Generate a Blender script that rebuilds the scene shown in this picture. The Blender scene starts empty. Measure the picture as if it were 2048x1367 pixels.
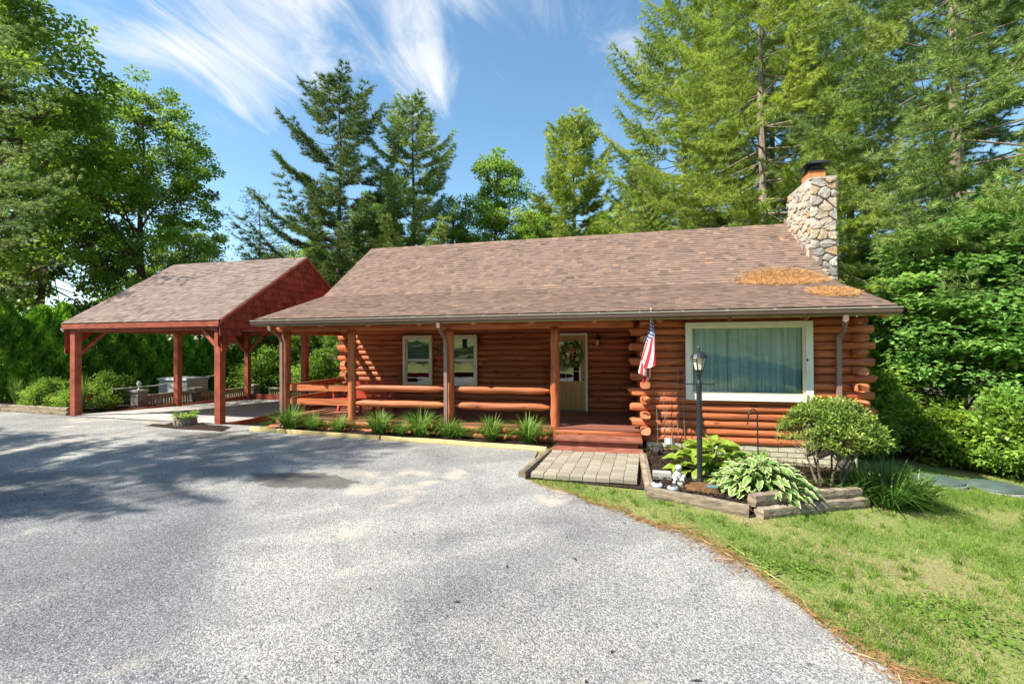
import bpy, math, random
import numpy as np
from mathutils import Vector, Matrix
R = math.radians
sc = bpy.context.scene
col = sc.collection
random.seed(7); rng = np.random.default_rng(7)

# ---------------------------------------------------------------- camera, sky, sun, exposure
cam = bpy.data.cameras.new('camera'); camo = bpy.data.objects.new('camera', cam); col.objects.link(camo)
cam.sensor_width = 36; cam.lens = 36 * 910 / 2048; cam.clip_end = 2000; cam.clip_start = .05
yaw, pitch, roll = R(13.3), R(.4), R(.35)
camo.location = (-.492, -9.52, 2.08)
camo.rotation_euler = (Matrix.Rotation(yaw, 3, 'Z') @ Matrix.Rotation(R(90) + pitch, 3, 'X') @ Matrix.Rotation(-roll, 3, 'Z')).to_euler()
sc.camera = camo
SUN = Vector((.72, .52, -1.0)).normalized()          # direction the light travels
sun = bpy.data.lights.new('sun', 'SUN'); sun.energy = 5.0; sun.angle = R(.53); sun.color = (1, .94, .84)
suno = bpy.data.objects.new('sun', sun); col.objects.link(suno); suno.rotation_euler = SUN.to_track_quat('-Z', 'Y').to_euler()
suno.location = (-12, -18, 25)
w = bpy.data.worlds.new('World'); sc.world = w; w.use_nodes = True
wn = w.node_tree.nodes; wl = w.node_tree.links; wn.clear()
def N(t, nodes=None, **k):
    n = (nodes or wn).new(t)
    for a, b in k.items():
        if a.startswith('i_'): n.inputs[a[2:].replace('_', ' ')].default_value = b
        elif a.startswith('n_'): n.inputs[int(a[2:])].default_value = b
        else: setattr(n, a, b)
    return n
sky = N('ShaderNodeTexSky', sky_type='NISHITA', sun_disc=False, sun_elevation=math.asin(-SUN.z),
        sun_rotation=math.atan2(-SUN.x, -SUN.y) % (2 * math.pi), altitude=150, air_density=1.0, dust_density=.6, ozone_density=1.0)
tc = N('ShaderNodeTexCoord'); sep = N('ShaderNodeSeparateXYZ'); wl.new(tc.outputs['Generated'], sep.inputs[0])
def wm(op, a, b=None, clamp=False):
    n = N('ShaderNodeMath', operation=op, use_clamp=clamp)
    for i, v in enumerate((a, b)):
        if v is None: continue
        if isinstance(v, (int, float)): n.inputs[i].default_value = v
        else: wl.new(v, n.inputs[i])
    return n.outputs[0]
zz = wm('ADD', wm('MAXIMUM', sep.outputs[2], 0.0), .15)
px, py = wm('DIVIDE', sep.outputs[0], zz), wm('DIVIDE', sep.outputs[1], zz)
cmb = N('ShaderNodeCombineXYZ'); wl.new(px, cmb.inputs[0]); wl.new(py, cmb.inputs[1])
mp = N('ShaderNodeMapping'); mp.inputs['Rotation'].default_value = (0, 0, R(-38)); mp.inputs['Scale'].default_value = (3.2, 1.1, 1); wl.new(cmb.outputs[0], mp.inputs[0])
ns = N('ShaderNodeTexNoise', i_Scale=1.5, i_Detail=8.0, i_Roughness=.62, i_Distortion=1.1); wl.new(mp.outputs[0], ns.inputs['Vector'])
ns2 = N('ShaderNodeTexNoise', i_Scale=.9, i_Detail=3.0, i_Distortion=.4); wl.new(cmb.outputs[0], ns2.inputs['Vector'])
cover = None
for (cx, cy, ang, rl, rw, amp) in [(-.93, 1.02, 140, .42, .17, .36), (-.5, 1.12, 118, .36, .13, .36), (-1.15, .9, 20, .2, .09, .26), (.02, 1.2, 60, .25, .10, .26), (-.75, .84, 20, .4, .09, .2), (-.2, 1.05, 60, .2, .08, .16)]:
    ca, sa = math.cos(R(ang)), math.sin(R(ang))
    dx, dy = wm('SUBTRACT', px, cx), wm('SUBTRACT', py, cy)
    u = wm('DIVIDE', wm('ADD', wm('MULTIPLY', dx, ca), wm('MULTIPLY', dy, sa)), rl)
    v = wm('DIVIDE', wm('SUBTRACT', wm('MULTIPLY', dy, ca), wm('MULTIPLY', dx, sa)), rw)
    m = wm('MULTIPLY', wm('POWER', 2.718, wm('MULTIPLY', wm('ADD', wm('MULTIPLY', u, u), wm('MULTIPLY', v, v)), -1.0)), amp)
    cover = m if cover is None else wm('ADD', cover, m)
den = wm('ADD', wm('ADD', wm('MULTIPLY', wm('SUBTRACT', ns.outputs[0], .5), 1.25), cover), wm('MULTIPLY', wm('SUBTRACT', ns2.outputs[0], .5), .5))
cl = N('ShaderNodeMapRange', interpolation_type='SMOOTHSTEP'); wl.new(den, cl.inputs[0])
cl.inputs[1].default_value = .07; cl.inputs[2].default_value = .62; cl.inputs[4].default_value = .9
mixc = N('ShaderNodeMix', data_type='RGBA'); wl.new(cl.outputs[0], mixc.inputs[0]); 
hs = N('ShaderNodeHueSaturation', i_Saturation=1.12, i_Hue=.488, i_Value=1.0); wl.new(sky.outputs[0], hs.inputs['Color'])
wl.new(hs.outputs[0], mixc.inputs[6]); mixc.inputs[7].default_value = (4.3, 4.4, 4.5, 1)
bg = N('ShaderNodeBackground', i_Strength=.12); wl.new(mixc.outputs[2], bg.inputs[0])
wo = N('ShaderNodeOutputWorld'); wl.new(bg.outputs[0], wo.inputs[0])
sc.view_settings.view_transform = 'Standard'; sc.view_settings.look = 'None'; sc.view_settings.gamma = 1
sc.view_settings.exposure = 1.05
sc.render.engine = 'CYCLES'; sc.cycles.use_denoising = True
sc.cycles.max_bounces = 6; sc.cycles.diffuse_bounces = 3; sc.cycles.transparent_max_bounces = 6; sc.cycles.caustics_reflective = False; sc.cycles.caustics_refractive = False

# ---------------------------------------------------------------- materials
MATS = {}
def mat_new(name):
    m = bpy.data.materials.new(name); m.use_nodes = True; m.node_tree.nodes.clear(); MATS[name] = m
    return m, m.node_tree.nodes, m.node_tree.links
def ramp(nodes, stops):
    r = nodes.new('ShaderNodeValToRGB'); e = r.color_ramp.elements
    while len(e) < len(stops): e.new(.5)
    for k, (p, c) in enumerate(stops): e[k].position = p; e[k].color = (*c, 1)
    return r
def simple(name, c, rough=.6, spec=.3, metal=0, nscale=6, namp=.25, bump=0, bscale=40, stretch=(1, 1, 1), objrand=.0):
    """principled with noise-mottled colour, optional bump and per-object variation"""
    m, n, l = mat_new(name)
    b = n.new('ShaderNodeBsdfPrincipled'); o = n.new('ShaderNodeOutputMaterial'); l.new(b.outputs[0], o.inputs[0])
    t = n.new('ShaderNodeTexCoord'); mpp = n.new('ShaderNodeMapping'); mpp.inputs['Scale'].default_value = stretch; l.new(t.outputs['Object'], mpp.inputs[0])
    no = n.new('ShaderNodeTexNoise'); no.inputs['Scale'].default_value = nscale; no.inputs['Detail'].default_value = 6; l.new(mpp.outputs[0], no.inputs['Vector'])
    lo = tuple(x * (1 - namp) for x in c); hi = tuple(min(1, x * (1 + namp)) for x in c)
    r = ramp(n, [(.3, lo), (.7, hi)]); l.new(no.outputs[0], r.inputs[0])
    out = r.outputs[0]
    if objrand:
        oi = n.new('ShaderNodeObjectInfo'); mr = n.new('ShaderNodeMapRange'); mr.inputs[3].default_value = 1 - objrand; mr.inputs[4].default_value = 1 + objrand
        l.new(oi.outputs['Random'], mr.inputs[0]); h = n.new('ShaderNodeHueSaturation'); l.new(mr.outputs[0], h.inputs['Value']); l.new(out, h.inputs['Color']); out = h.outputs[0]
    l.new(out, b.inputs['Base Color']); b.inputs['Roughness'].default_value = rough; b.inputs['Specular IOR Level'].default_value = spec; b.inputs['Metallic'].default_value = metal
    if bump:
        n2 = n.new('ShaderNodeTexNoise'); n2.inputs['Scale'].default_value = bscale; n2.inputs['Detail'].default_value = 5; l.new(mpp.outputs[0], n2.inputs['Vector'])
        bp = n.new('ShaderNodeBump'); bp.inputs['Strength'].default_value = bump; bp.inputs['Distance'].default_value = .02; l.new(n2.outputs[0], bp.inputs['Height']); l.new(bp.outputs[0], b.inputs['Normal'])
    return m
LOGC = (.43, .128, .048)
for ax, st in (('x', (.5, 9, 9)), ('y', (9, .5, 9)), ('z', (9, 9, .5))):
    simple('log_' + ax, LOGC, .55, .3, nscale=2.6, namp=.38, bump=.35, bscale=5, stretch=st, objrand=.16)
def weather_logs():
    for ax, st in (('x', (.35, 1, 1)), ('y', (1, .35, 1)), ('z', (1, 1, .35))):
        m = MATS['log_' + ax]; n, l = m.node_tree.nodes, m.node_tree.links; b = next(q for q in n if q.type == 'BSDF_PRINCIPLED'); src = b.inputs['Base Color'].links[0].from_socket
        t = n.new('ShaderNodeTexCoord'); mp_ = n.new('ShaderNodeMapping'); mp_.inputs['Scale'].default_value = tuple(v * 5.2 for v in st); l.new(t.outputs['Object'], mp_.inputs[0])
        vo = n.new('ShaderNodeTexVoronoi'); vo.inputs['Scale'].default_value = 1.0; l.new(mp_.outputs[0], vo.inputs['Vector'])
        kr = ramp(n, [(.0, (.12, .10, .09)), (.10, (.35, .32, .3)), (.17, (1, 1, 1))]); l.new(vo.outputs['Distance'], kr.inputs[0])
        mp2 = n.new('ShaderNodeMapping'); mp2.inputs['Scale'].default_value = tuple((.9 if v < 1 else 26) for v in st); l.new(t.outputs['Object'], mp2.inputs[0])
        nz = n.new('ShaderNodeTexNoise'); nz.inputs['Scale'].default_value = 1.0; nz.inputs['Detail'].default_value = 3; l.new(mp2.outputs[0], nz.inputs['Vector'])
        cr = ramp(n, [(.30, (.30, .26, .24)), (.36, (1, 1, 1)), (.66, (1, 1, 1)), (.78, (1.25, 1.2, 1.15))]); l.new(nz.outputs[0], cr.inputs[0])
        x = src
        for r_ in (kr, cr):
            q = n.new('ShaderNodeMix'); q.data_type = 'RGBA'; q.blend_type = 'MULTIPLY'; q.inputs[0].default_value = .85; l.new(x, q.inputs[6]); l.new(r_.outputs[0], q.inputs[7]); x = q.outputs[2]
        l.new(x, b.inputs['Base Color'])
weather_logs()
simple('log_end', (.50, .20, .10), .7, .2, nscale=14, namp=.25, bump=.3, bscale=25, objrand=.1)
simple('red_paint', (.33, .082, .045), .6, .3, nscale=5, namp=.3, bump=.15, objrand=.08)
simple('deck_paint', (.24, .095, .065), .45, .4, nscale=4, namp=.3, bump=.15, stretch=(.4, 5, 5), objrand=.12)
simple('step_paint', (.27, .10, .065), .65, .25, nscale=5, namp=.35, bump=.2, objrand=.1)
simple('shake', (.30, .062, .032), .75, .2, nscale=7, namp=.35, bump=.4, bscale=14, stretch=(3, 3, .6), objrand=.3)
simple('bench_red', (.42, .06, .03), .5, .35, namp=.2)
simple('soffit', (.50, .42, .36), .7, namp=.1)
simple('fascia', (.50, .42, .22), .6, namp=.2)
simple('gutter', (.13, .085, .065), .38, .5, namp=.12)
simple('gutter_lip', (.52, .46, .38), .4, .5, namp=.12)
simple('downspout', (.26, .165, .135), .38, .5, namp=.1)
simple('white_trim', (.80, .77, .66), .5, .4, namp=.06)
simple('cream_trim', (.82, .76, .54), .5, .4, namp=.08)
simple('door_wood', (.46, .26, .075), .4, .4, nscale=3, namp=.2, stretch=(8, 8, .6))
simple('black_metal', (.018, .019, .022), .4, .5, namp=.3)
simple('brown_metal', (.22, .14, .08), .45, .5, namp=.3)
simple('knob', (.02, .018, .016), .3, .5, namp=.1)
simple('wire', (.20, .19, .17), .5, .5, namp=.2)
simple('white_plastic', (.75, .76, .76), .4, .5, namp=.05)
simple('grey_plastic', (.28, .30, .31), .5, .4, namp=.1)
simple('solar_cell', (.015, .02, .04), .15, .6, namp=.2)
simple('mortar', (.42, .39, .34), .9, .1, nscale=12, namp=.2, bump=.4)
simple('clay', (.56, .21, .08), .8, .2, nscale=8, namp=.2, bump=.1)
simple('timber', (.25, .20, .14), .85, .15, nscale=4, namp=.45, bump=.6, bscale=8, stretch=(2, 2, 6), objrand=.15)
simple('new_timber', (.56, .43, .20), .75, .2, nscale=3, namp=.25, bump=.2, stretch=(.5, 6, 6))
simple('paver', (.31, .27, .205), .85, .15, nscale=9, namp=.25, bump=.35, bscale=40, objrand=.16)
simple('block', (.50, .46, .34), .85, .15, nscale=8, namp=.2, bump=.35, bscale=25, objrand=.1)
simple('slate_green', (.075, .11, .095), .6, .3, nscale=4, namp=.3, bump=.2)
simple('concrete', (.40, .38, .35), .85, .15, nscale=2.5, namp=.22, bump=.2, bscale=60)
simple('fence_wood', (.38, .33, .22), .8, .15, nscale=3, namp=.35, bump=.3, stretch=(6, 6, .6), objrand=.18)
simple('pier_stone', (.22, .20, .18), .9, .1, nscale=14, namp=.4, bump=.5, bscale=22)
simple('box_grey', (.42, .43, .42), .6, .3, nscale=3, namp=.1)
simple('statue', (.50, .48, .44), .85, .1, nscale=20, namp=.25, bump=.4)
simple('bark', (.115, .085, .062), .95, .1, nscale=5, namp=.5, bump=1.0, bscale=7, stretch=(4, 4, .8))
simple('bark_pale', (.23, .185, .14), .95, .1, nscale=5, namp=.4, bump=1.0, bscale=7, stretch=(4, 4, .8))
simple('needle_stump', (.16, .085, .04), .95, .1, nscale=14, namp=.5, bump=1.0, bscale=18, stretch=(3, 3, .8))
simple('mulch', (.040, .028, .021), .95, .1, nscale=30, namp=.6, bump=1.0, bscale=55)
simple('needle_litter', (.58, .34, .15), .9, .1, nscale=20, namp=.35)
simple('ground_needles', (.30, .165, .075), .9, .1, nscale=20, namp=.4)
simple('straw', (.60, .46, .24), .9, .1, nscale=20, namp=.3)
simple('curtain', (.74, .82, .86), .85, .1, nscale=2, namp=.06)
simple('interior', (.10, .09, .08), .9, .1)
simple('flower_white', (.80, .76, .68), .7, .2, namp=.1)
simple('flower_dark', (.03, .015, .01), .7, .2)
simple('ribbon', (.52, .20, .03), .6, .3, namp=.2)
simple('gold', (.65, .50, .22), .35, .5, metal=.6)
simple('lantern_glass', (.70, .66, .50), .25, .5, namp=.08)
simple('amber_glass', (.70, .52, .10), .25, .5, namp=.15)
simple('pole_white', (.72, .72, .70), .45, .4, namp=.05)
simple('copper_plate', (.10, .22, .25), .4, .5)

def glass_mat(name, see, refl, tint=(.88, .96, .95)):
    m, n, l = mat_new(name); o = n.new('ShaderNodeOutputMaterial'); g = n.new('ShaderNodeBsdfGlossy'); g.inputs['Roughness'].default_value = .015
    g.inputs['Color'].default_value = (.95, 1, .97, 1)
    d = n.new('ShaderNodeBsdfTransparent') if see else n.new('ShaderNodeBsdfDiffuse')
    d.inputs['Color'].default_value = (*tint, 1) if see else (.006, .007, .007, 1)
    f = n.new('ShaderNodeFresnel'); f.inputs['IOR'].default_value = 1.5
    a = n.new('ShaderNodeMath'); a.operation = 'MULTIPLY_ADD'; a.inputs[1].default_value = 1.0; a.inputs[2].default_value = refl; l.new(f.outputs[0], a.inputs[0])
    # slight waviness of old panes
    no = n.new('ShaderNodeTexNoise'); no.inputs['Scale'].default_value = 1.6; tcn = n.new('ShaderNodeTexCoord'); l.new(tcn.outputs['Object'], no.inputs['Vector'])
    bp = n.new('ShaderNodeBump'); bp.inputs['Strength'].default_value = .06; bp.inputs['Distance'].default_value = .05; l.new(no.outputs[0], bp.inputs['Height']); l.new(bp.outputs[0], g.inputs['Normal'])
    mx = n.new('ShaderNodeMixShader'); l.new(a.outputs[0], mx.inputs[0]); l.new(d.outputs[0], mx.inputs[1]); l.new(g.outputs[0], mx.inputs[2]); l.new(mx.outputs[0], o.inputs[0])
glass_mat('pane_dark', False, .20)
glass_mat('pane_clear', True, .02)

def tint_mat(name, stops, rough=.8, spec=.2, transl=0, attr='tint', bump=0, bscale=60, objrand=0, tcol=1.25):
    """colour from the per-vertex 'tint' value; transl mixes a translucent lobe in for leaves"""
    m, n, l = mat_new(name); o = n.new('ShaderNodeOutputMaterial'); b = n.new('ShaderNodeBsdfPrincipled')
    a = n.new('ShaderNodeAttribute'); a.attribute_name = attr; r = ramp(n, stops); l.new(a.outputs['Fac'], r.inputs[0]); out = r.outputs[0]
    if objrand:
        oi = n.new('ShaderNodeObjectInfo'); mr = n.new('ShaderNodeMapRange'); mr.inputs[3].default_value = 1 - objrand; mr.inputs[4].default_value = 1 + objrand
        l.new(oi.outputs['Random'], mr.inputs[0]); h = n.new('ShaderNodeHueSaturation'); l.new(mr.outputs[0], h.inputs['Value']); l.new(out, h.inputs['Color']); out = h.outputs[0]
    l.new(out, b.inputs['Base Color']); b.inputs['Roughness'].default_value = rough; b.inputs['Specular IOR Level'].default_value = spec
    if bump:
        t = n.new('ShaderNodeTexCoord'); n2 = n.new('ShaderNodeTexNoise'); n2.inputs['Scale'].default_value = bscale; n2.inputs['Detail'].default_value = 5; l.new(t.outputs['Object'], n2.inputs['Vector'])
        bp = n.new('ShaderNodeBump'); bp.inputs['Strength'].default_value = bump; bp.inputs['Distance'].default_value = .01; l.new(n2.outputs[0], bp.inputs['Height']); l.new(bp.outputs[0], b.inputs['Normal'])
    if transl:
        tr = n.new('ShaderNodeBsdfTranslucent'); h2 = n.new('ShaderNodeHueSaturation'); h2.inputs['Value'].default_value = tcol; h2.inputs['Hue'].default_value = .485; l.new(out, h2.inputs['Color']); l.new(h2.outputs[0], tr.inputs[0])
        mx = n.new('ShaderNodeMixShader'); mx.inputs[0].default_value = transl; l.new(b.outputs[0], mx.inputs[1]); l.new(tr.outputs[0], mx.inputs[2]); l.new(mx.outputs[0], o.inputs[0])
    else: l.new(b.outputs[0], o.inputs[0])
tint_mat('shingle', [(0, (.11, .080, .066)), (.35, (.185, .125, .098)), (.7, (.235, .158, .118)), (1, (.32, .20, .13))], .9, .15, bump=.5, bscale=160)
tint_mat('shingle_grey', [(0, (0.137, 0.103, 0.089)), (.5, (0.231, 0.173, 0.147)), (1, (0.304, 0.236, 0.200))], .9, .15, bump=.5, bscale=160)
tint_mat('stone', [(0, (.27, .25, .23)), (.3, (.42, .37, .31)), (.6, (.50, .41, .30)), (.8, (.40, .26, .15)), (1, (.58, .52, .44))], .85, .2, bump=.8, bscale=22)
tint_mat('leaf_mid', [(0, (0.085, 0.165, 0.020)), (.5, (0.174, 0.308, 0.031)), (1, (0.375, 0.515, 0.055))], .5, .3, .42, objrand=.18)
tint_mat('leaf_light', [(0, (0.094, 0.194, 0.022)), (.5, (0.188, 0.341, 0.043)), (1, (0.341, 0.496, 0.068))], .5, .3, .42, objrand=.15)
tint_mat('leaf_maple', [(0, (0.105, 0.262, 0.055)), (.5, (0.225, 0.437, 0.102)), (1, (0.396, 0.611, 0.157))], .42, .4, .38, objrand=.12)
tint_mat('needle_green', [(0, (0.137, 0.225, 0.045)), (.5, (0.311, 0.427, 0.071)), (1, (0.571, 0.651, 0.107))], .55, .25, .25, objrand=.12)
tint_mat('needle_blue', [(0, (0.136, 0.228, 0.067)), (.5, (0.289, 0.419, 0.112)), (1, (0.542, 0.637, 0.160))], .55, .25, .25, objrand=.12)
tint_mat('needle_olive', [(0, (.055, .105, .03)), (.5, (.12, .20, .05)), (1, (.23, .32, .08))], .55, .25, .25, objrand=.12)
tint_mat('arbor', [(0, (0.073, 0.212, 0.021)), (.5, (0.166, 0.395, 0.033)), (1, (0.405, 0.725, 0.061))], .6, .25, .25, objrand=.15)
tint_mat('azalea_leaf', [(0, (.08, .14, .025)), (.5, (.19, .29, .05)), (1, (.38, .48, .10))], .4, .4, .3)
tint_mat('hosta_leaf', [(0, (.16, .26, .025)), (1, (.34, .46, .06))], .45, .35, .35, objrand=.12)
tint_mat('hosta_var', [(0, (.11, .24, .045)), (.45, (.19, .34, .07)), (.56, (.48, .56, .24)), (1, (.66, .70, .40))], .45, .35, .3, objrand=.12)
tint_mat('blade', [(0, (0.058, 0.143, 0.019)), (.6, (0.156, 0.299, 0.046)), (1, (0.325, 0.468, 0.091))], .45, .35, .3)
tint_mat('blade_dark', [(0, (.03, .085, .012)), (.6, (.075, .17, .025)), (1, (.16, .27, .05))], .4, .4, .25)
tint_mat('grass', [(0, (0.090, 0.172, 0.020)), (.45, (0.180, 0.298, 0.041)), (.75, (0.287, 0.383, 0.078)), (1, (0.539, 0.503, 0.184))], .6, .2, .3)
tint_mat('chips', [(0, (.018, .012, .009)), (.7, (.06, .04, .028)), (1, (.16, .11, .07))], .9, .1)

def ground_mats():
    # driveway: chip-and-tar surface
    m, n, l = mat_new('driveway'); o = n.new('ShaderNodeOutputMaterial'); b = n.new('ShaderNodeBsdfPrincipled'); l.new(b.outputs[0], o.inputs[0])
    t = n.new('ShaderNodeTexCoord'); P = t.outputs['Object']
    def math_(op, a, c=None, clamp=False):
        q = n.new('ShaderNodeMath'); q.operation = op; q.use_clamp = clamp
        for i, v in enumerate((a, c)):
            if v is None: continue
            if isinstance(v, (int, float)): q.inputs[i].default_value = v
            else: l.new(v, q.inputs[i])
        return q.outputs[0]
    def noise(s, d=4, dist=0):
        q = n.new('ShaderNodeTexNoise'); q.inputs['Scale'].default_value = s; q.inputs['Detail'].default_value = d; q.inputs['Distortion'].default_value = dist; l.new(P, q.inputs['Vector']); return q.outputs[0]
    def sm(x, a, c):
        q = n.new('ShaderNodeMapRange'); q.interpolation_type = 'SMOOTHSTEP'; l.new(x, q.inputs[0]); q.inputs[1].default_value = a; q.inputs[2].default_value = c; return q.outputs[0]
    def mixc_(f, a, c, mode='MIX'):
        q = n.new('ShaderNodeMix'); q.data_type = 'RGBA'; q.blend_type = mode
        if isinstance(f, (int, float)): q.inputs[0].default_value = f
        else: l.new(f, q.inputs[0])
        for i, v in ((6, a), (7, c)):
            if isinstance(v, tuple): q.inputs[i].default_value = (*v, 1)
            else: l.new(v, q.inputs[i])
        return q.outputs[2]
    vo = n.new('ShaderNodeTexVoronoi'); vo.inputs['Scale'].default_value = 95; l.new(P, vo.inputs['Vector'])
    vo2 = n.new('ShaderNodeTexVoronoi'); vo2.inputs['Scale'].default_value = 190; l.new(P, vo2.inputs['Vector'])
    bw = n.new('ShaderNodeSeparateColor'); l.new(vo.outputs['Color'], bw.inputs[0])
    bw2 = n.new('ShaderNodeSeparateColor'); l.new(vo2.outputs['Color'], bw2.inputs[0])
    val = math_('ADD', math_('MULTIPLY', bw.outputs[0], .6), math_('MULTIPLY', bw2.outputs[1], .4))
    chip = ramp(n, [(.0, (.06, .059, .057)), (.32, (.20, .197, .19)), (.6, (.345, .338, .32)), (1, (.64, .62, .58))]); l.new(val, chip.inputs[0])
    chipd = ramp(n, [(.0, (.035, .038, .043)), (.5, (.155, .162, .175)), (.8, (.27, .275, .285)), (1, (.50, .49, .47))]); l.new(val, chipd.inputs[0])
    sx = n.new('ShaderNodeSeparateXYZ'); l.new(P, sx.inputs[0]); X, Y = sx.outputs[0], sx.outputs[1]
    nb, nm, nf = noise(.35, 4), noise(1.3, 5, .6), noise(6, 5)
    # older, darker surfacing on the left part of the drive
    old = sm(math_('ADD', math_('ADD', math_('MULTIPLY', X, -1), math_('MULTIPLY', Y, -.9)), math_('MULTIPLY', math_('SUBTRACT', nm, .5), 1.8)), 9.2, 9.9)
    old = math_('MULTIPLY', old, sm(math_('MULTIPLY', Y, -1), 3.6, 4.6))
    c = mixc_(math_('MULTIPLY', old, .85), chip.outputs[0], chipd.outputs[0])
    # broad soft wear
    wv = ramp(n, [(.3, (.70, .70, .71)), (.5, (1, 1, 1)), (.72, (1.25, 1.23, 1.18))]); l.new(nb, wv.inputs[0]); c = mixc_(1.0, c, wv.outputs[0], 'MULTIPLY')
    wv2 = ramp(n, [(.3, (.78, .78, .79)), (.5, (1, 1, 1)), (.68, (1.14, 1.13, 1.1))]); l.new(nm, wv2.inputs[0]); c = mixc_(1.0, c, wv2.outputs[0], 'MULTIPLY')
    # tan silt washed over parts of it
    silt = math_('MULTIPLY', sm(noise(.8, 5, .8), .56, .70), sm(noise(3.5, 4), .35, .6)); c = mixc_(math_('MULTIPLY', silt, .75), c, (.50, .44, .35))
    trk = math_('ADD', math_('MULTIPLY', X, .62), math_('MULTIPLY', Y, -.78)); tw = math_('ABSOLUTE', math_('SUBTRACT', math_('FRACT', math_('ADD', math_('MULTIPLY', trk, .55), math_('MULTIPLY', nb, .5))), .5))
    c = mixc_(math_('MULTIPLY', math_('MULTIPLY', sm(tw, .30, .42), sm(nm, .4, .62)), .35), c, (.14, .14, .142))
    # damp stain
    def blob(cx, cy, rx, ry, amp=.55):
        u = math_('DIVIDE', math_('SUBTRACT', X, cx), rx); v = math_('DIVIDE', math_('SUBTRACT', Y, cy), ry)
        d = math_('ADD', math_('SQRT', math_('ADD', math_('MULTIPLY', u, u), math_('MULTIPLY', v, v))), math_('ADD', math_('MULTIPLY', math_('SUBTRACT', nm, .5), amp * 2), math_('MULTIPLY', math_('SUBTRACT', nf, .5), .9)))
        return math_('SUBTRACT', 1, sm(d, .80, 1.08))
    wet = blob(-5.15, -3.5, 1.0, .36, .8); wet2 = blob(-9.3, -1.3, 1.7, .35)
    wetf = math_('MAXIMUM', wet, math_('MULTIPLY', wet2, .7)); c = mixc_(math_('MULTIPLY', wetf, .75), c, (.085, .075, .06))
    l.new(c, b.inputs['Base Color']); b.inputs['Roughness'].default_value = .85; b.inputs['Specular IOR Level'].default_value = .2
    bp = n.new('ShaderNodeBump'); bp.inputs['Strength'].default_value = .9; bp.inputs['Distance'].default_value = .006
    l.new(math_('ADD', math_('SUBTRACT', 1, vo.outputs['Distance']), math_('MULTIPLY', bw2.outputs[0], .4)), bp.inputs['Height']); l.new(bp.outputs[0], b.inputs['Normal'])
    # soil under the lawn and the woods
    m, n, l = mat_new('soil'); o = n.new('ShaderNodeOutputMaterial'); b = n.new('ShaderNodeBsdfPrincipled'); l.new(b.outputs[0], o.inputs[0]); b.inputs['Roughness'].default_value = .95; b.inputs['Specular IOR Level'].default_value = .1
    t = n.new('ShaderNodeTexCoord'); P = t.outputs['Object']
    lawn = ramp(n, [(.30, (.30, .23, .125)), (.46, (.235, .24, .085)), (.62, (.145, .20, .048)), (.8, (.10, .165, .035))]); l.new(noise(1.1, 8, .5), lawn.inputs[0])
    lit = ramp(n, [(.3, (.055, .040, .024)), (.55, (.10, .075, .04)), (.75, (.07, .10, .03))]); l.new(noise(1.6, 8), lit.inputs[0])
    sx = n.new('ShaderNodeSeparateXYZ'); l.new(P, sx.inputs[0])
    woods = math_('MAXIMUM', sm(math_('ADD', sx.outputs[1], math_('MULTIPLY', noise(.5), 2)), 2.2, 3.4), math_('MULTIPLY', sm(math_('MULTIPLY', sx.outputs[0], -1), 14.5, 15.3), sm(sx.outputs[1], -.3, .3)))
    cc = mixc_(woods, lawn.outputs[0], lit.outputs[0])
    fine = ramp(n, [(.3, (.7, .7, .7)), (.7, (1.2, 1.2, 1.2))]); l.new(noise(38, 6), fine.inputs[0]); cc = mixc_(1.0, cc, fine.outputs[0], 'MULTIPLY')
    l.new(cc, b.inputs['Base Color'])
    bp = n.new('ShaderNodeBump'); bp.inputs['Strength'].default_value = .7; bp.inputs['Distance'].default_value = .03; l.new(noise(26, 8), bp.inputs['Height']); l.new(bp.outputs[0], b.inputs['Normal'])
ground_mats()
def flag_mat():
    m, n, l = mat_new('flag_cloth'); o = n.new('ShaderNodeOutputMaterial'); b = n.new('ShaderNodeBsdfPrincipled'); b.inputs['Roughness'].default_value = .8
    def A(nm): q = n.new('ShaderNodeAttribute'); q.attribute_name = nm; return q.outputs['Fac']
    def M(op, a, c=None):
        q = n.new('ShaderNodeMath'); q.operation = op
        for i, v in enumerate((a, c)):
            if v is None: continue
            if isinstance(v, (int, float)): q.inputs[i].default_value = v
            else: l.new(v, q.inputs[i])
        return q.outputs[0]
    u, v = A('fu'), A('fv')
    stripe = M('LESS_THAN', M('FRACT', M('MULTIPLY', u, 6.5)), .5)
    cant = M('MULTIPLY', M('LESS_THAN', u, 7 / 13), M('LESS_THAN', v, .4))
    def grid(off):
        a = M('SUBTRACT', M('FRACT', M('ADD', M('MULTIPLY', u, 9.3), off)), .5); c = M('SUBTRACT', M('FRACT', M('ADD', M('MULTIPLY', v, 14.0), off)), .5)
        return M('LESS_THAN', M('ADD', M('MULTIPLY', a, a), M('MULTIPLY', c, c)), .05)
    star = M('MAXIMUM', grid(0), grid(.5))
    def X(f, a, c):
        q = n.new('ShaderNodeMix'); q.data_type = 'RGBA'; l.new(f, q.inputs[0])
        for i, vv in ((6, a), (7, c)):
            if isinstance(vv, tuple): q.inputs[i].default_value = (*vv, 1)
            else: l.new(vv, q.inputs[i])
        return q.outputs[2]
    body = X(stripe, (.80, .76, .72), (.60, .03, .04)); can = X(star, (.03, .07, .25), (.8, .8, .8)); c = X(cant, body, can)
    l.new(c, b.inputs['Base Color']); tr = n.new('ShaderNodeBsdfTranslucent'); l.new(c, tr.inputs[0]); mx = n.new('ShaderNodeMixShader'); mx.inputs[0].default_value = .3
    l.new(b.outputs[0], mx.inputs[1]); l.new(tr.outputs[0], mx.inputs[2]); l.new(mx.outputs[0], o.inputs[0])
flag_mat()
M = MATS

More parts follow.
